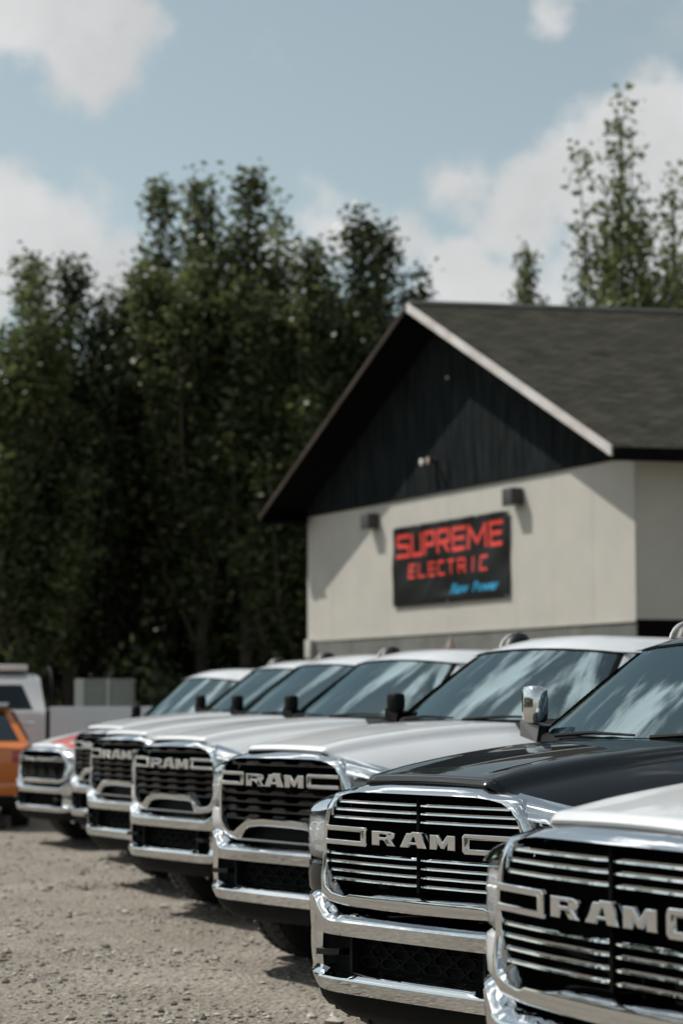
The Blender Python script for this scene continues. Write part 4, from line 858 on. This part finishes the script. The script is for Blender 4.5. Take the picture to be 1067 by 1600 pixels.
def tree_proto(seed, nlead, width, dens, start, leafm, leaf=.098, per=17, spread=.22, H=16.0):
    g = np.random.default_rng(seed); trunk = MB(); C = []
    bend = g.normal(0, .25, 2)
    tp = [(bend[0] * math.sin(3 * f) * .5, bend[1] * math.sin(2.5 * f) * .5, H * f) for f in np.linspace(0, .97, 9)]
    trunk.tube(tp, [.17 * (1 - .92 * f) + .01 for f in np.linspace(0, .97, 9)], 7)
    def leader(p0, p1, rad, n, tip=1.0):
        p0, p1 = np.array(p0), np.array(p1)
        for _ in range(n):
            f = g.beta(1.25, 1.1); r = rad * (1 - f) ** .75 * g.uniform(.15, 1) ** .5 + .05; a = g.uniform(0, 6.283)
            C.append(p0 + (p1 - p0) * f + np.array([r * math.cos(a), r * math.sin(a), g.normal(0, .15)]))
    leader((0, 0, start * 1.0), (tp[-1][0], tp[-1][1], H), width * .42, int(dens * 1.2)); leader((tp[6][0], tp[6][1], H * .72), (tp[-1][0], tp[-1][1], H * 1.01), width * .16, int(dens * .5))
    for k in range(nlead):
        zb = g.uniform(start * .8, H * .62); a = g.uniform(0, 6.283); out = width * g.uniform(.30, .95) * (1 - .62 * zb / H); L_ = g.uniform(.30, .56) * H * (1 - .35 * zb / H)
        i = min(7, int(zb / (H * .97) * 8)); base = tp[i]
        tipz = min(zb + L_, H * g.uniform(.78, .97)); mid = (base[0] + out * .75 * math.cos(a), base[1] + out * .75 * math.sin(a), zb + (tipz - zb) * .4); tip = (base[0] + out * math.cos(a), base[1] + out * math.sin(a), tipz)
        trunk.tube([base[:2] + (zb,), mid, tip], [.06, .035, .008], 5)
        leader(tuple(lerp(base[q] if q < 2 else zb, mid[q], .5) for q in range(3)), tip, width * .22, int(dens * g.uniform(.45, .8)))
    C = np.array(C); V = leaf_cloud(C, per, spread, leaf, seed + 1)
    return trunk.mesh('trunk', 'bark', 60), quads_mesh('crown', V, leafm)
PROTO = [tree_proto(11, 22, 2.5, 90, 2.2, 'leaf_poplar'), tree_proto(12, 20, 2.2, 95, 1.6, 'leaf_poplar'), tree_proto(13, 24, 2.7, 85, 2.5, 'leaf_poplar'), tree_proto(14, 22, 2.5, 95, 1.2, 'leaf_dark'),
         tree_proto(15, 22, 2.3, 38, 2.0, 'leaf_poplar', per=11, spread=.19), tree_proto(16, 12, 1.35, 100, 1.0, 'leaf_dark')]
def tree(x, ytop, Y, pi, label, group='trees behind the yard', wide=1.0, rot=None):
    p = at(x, ytop, Y); h = (p.z - .04) * .985; sc = h / 16.0; root = empty('poplar_tree', (p.x, Y, .0), rng.uniform(0, 6.28) if rot is None else rot); root.scale = (sc * wide * .86, sc * wide * .86, sc); tag(root, label, 'tree', group)
    link('trunk', PROTO[pi][0], root); link('crown', PROTO[pi][1], root)
FRONT = [
 (42, 392, 58, 1, 'leafy tree at the left edge, left of the pair of pointed crowns', 1.6), (117, 396, 60, 3, 'dense pointed tree, right one of the pair at the left', 1.6), (182, 456, 62, 5, 'short narrow tree in the dip left of the tallest clump', 1.7),
 (246, 288, 63, 0, 'tall spired tree at the left end of the tallest clump', 1.35), (322, 290, 61, 2, 'tall spired tree left of centre in the tallest clump', 1.5), (388, 270, 60, 0, 'tallest tree of the left clump, above the building roof', 1.5), (428, 292, 66, 4, 'thin airy tree at the right side of the tallest clump', 1.4),
 (487, 372, 59, 1, 'lower leafy tree between the tallest clump and the dark round clump', 1.6), (563, 318, 61, 3, 'dark pointed tree behind the roof peak', 1.5), (603, 342, 64, 3, 'dark tree right of the pointed one behind the roof peak', 1.4), (648, 425, 60, 5, 'short dark tree touching the roof peak', 1.6),
 (818, 383, 70, 1, 'small pale tree rising alone above the roof ridge', .85), (968, 138, 52, 4, 'tall airy tree with sparse leaves above the roof at right', 1.15), (1052, 258, 55, 4, 'airy tree cut by the right edge above the roof', 1.25), (912, 330, 57, 4, 'sparse tree left of the tall airy one above the roof', 1.1), (1010, 420, 60, 1, 'low leafy tree right of the tall airy trunk above the roof', 1.1)]
for x, y, Y, pi, lab, wd in FRONT: tree(x, y, Y, pi, lab, 'tall poplar trees behind the yard', wd)
back_lab = 'tree in the dense dark second rank behind the tall front trees'
for i, (x, y, Y, pi) in enumerate([(-30, 480, 70, 3), (75, 520, 71, 5), (150, 560, 69, 3), (215, 520, 72, 3), (285, 480, 72, 5), (350, 430, 71, 3), (420, 450, 70, 5), (470, 480, 73, 3), (530, 460, 71, 3), (590, 470, 70, 3), (20, 600, 66, 5), (110, 640, 66, 3), (180, 660, 66, 3), (250, 600, 67, 5), (320, 610, 66, 3), (395, 600, 66, 5), (455, 620, 66, 3),
   (-60, 420, 60, 3), (-150, 400, 62, 3), (-120, 450, 66, 5), (-240, 420, 63, 0), (-330, 400, 65, 3)]):
    tree(x, y, Y, pi, back_lab if i < 17 else 'unseen tree added left of the frame to shade the forest', 'dense dark second rank of trees' if i < 17 else 'added shading trees left of the frame', 1.35)  # the last ones stand out of view, added to shade the visible trees
def wood():
    g = np.random.default_rng(6); n = 9000; Y = g.uniform(-70, 62, n); X = -78 + g.uniform(-6, 6, n); top = 9 + 1.8 * np.sin(Y * .4) + 1.3 * np.sin(Y * 1.1 + 1); Z = g.uniform(0, 1, n) * top
    V = leaf_cloud(np.stack([X, Y, Z], 1), 1, .2, .75, 19); tag(link('side_wood', quads_mesh('side_wood', V, 'leaf_dark')), 'line of woods across the yard, left of the frame', 'wood', kind='stuff')
    g = np.random.default_rng(5); n = 26000; X = g.uniform(-62, 16, n); Y = g.uniform(73, 92, n); top = 10.5 + 1.8 * np.sin(X * .5) + 1.3 * np.sin(X * 1.3 + 1) + g.normal(0, .8, n); Z = g.uniform(0, 1, n) ** .9 * top
    V = leaf_cloud(np.stack([X, Y, Z], 1), 1, .2, .55, 9); tag(link('far_wood', quads_mesh('far_wood', V, 'leaf_dark')), 'dark mass of foliage filling the wood behind the trees', 'wood', kind='stuff')
    n = 16000; X = g.uniform(-40, 8, n); Y = g.uniform(54, 66, n); top = 1.6 + .9 * np.sin(X * .9) + .6 * np.sin(X * 2.1 + 1) + g.uniform(0, .8, n); Z = g.uniform(0, 1, n) * top
    V = leaf_cloud(np.stack([X, Y, Z], 1), 1, .15, .16, 10); tag(link('undergrowth', quads_mesh('undergrowth', V, 'leaf_dark')), 'low dark undergrowth along the foot of the trees', 'undergrowth', kind='stuff')
wood()
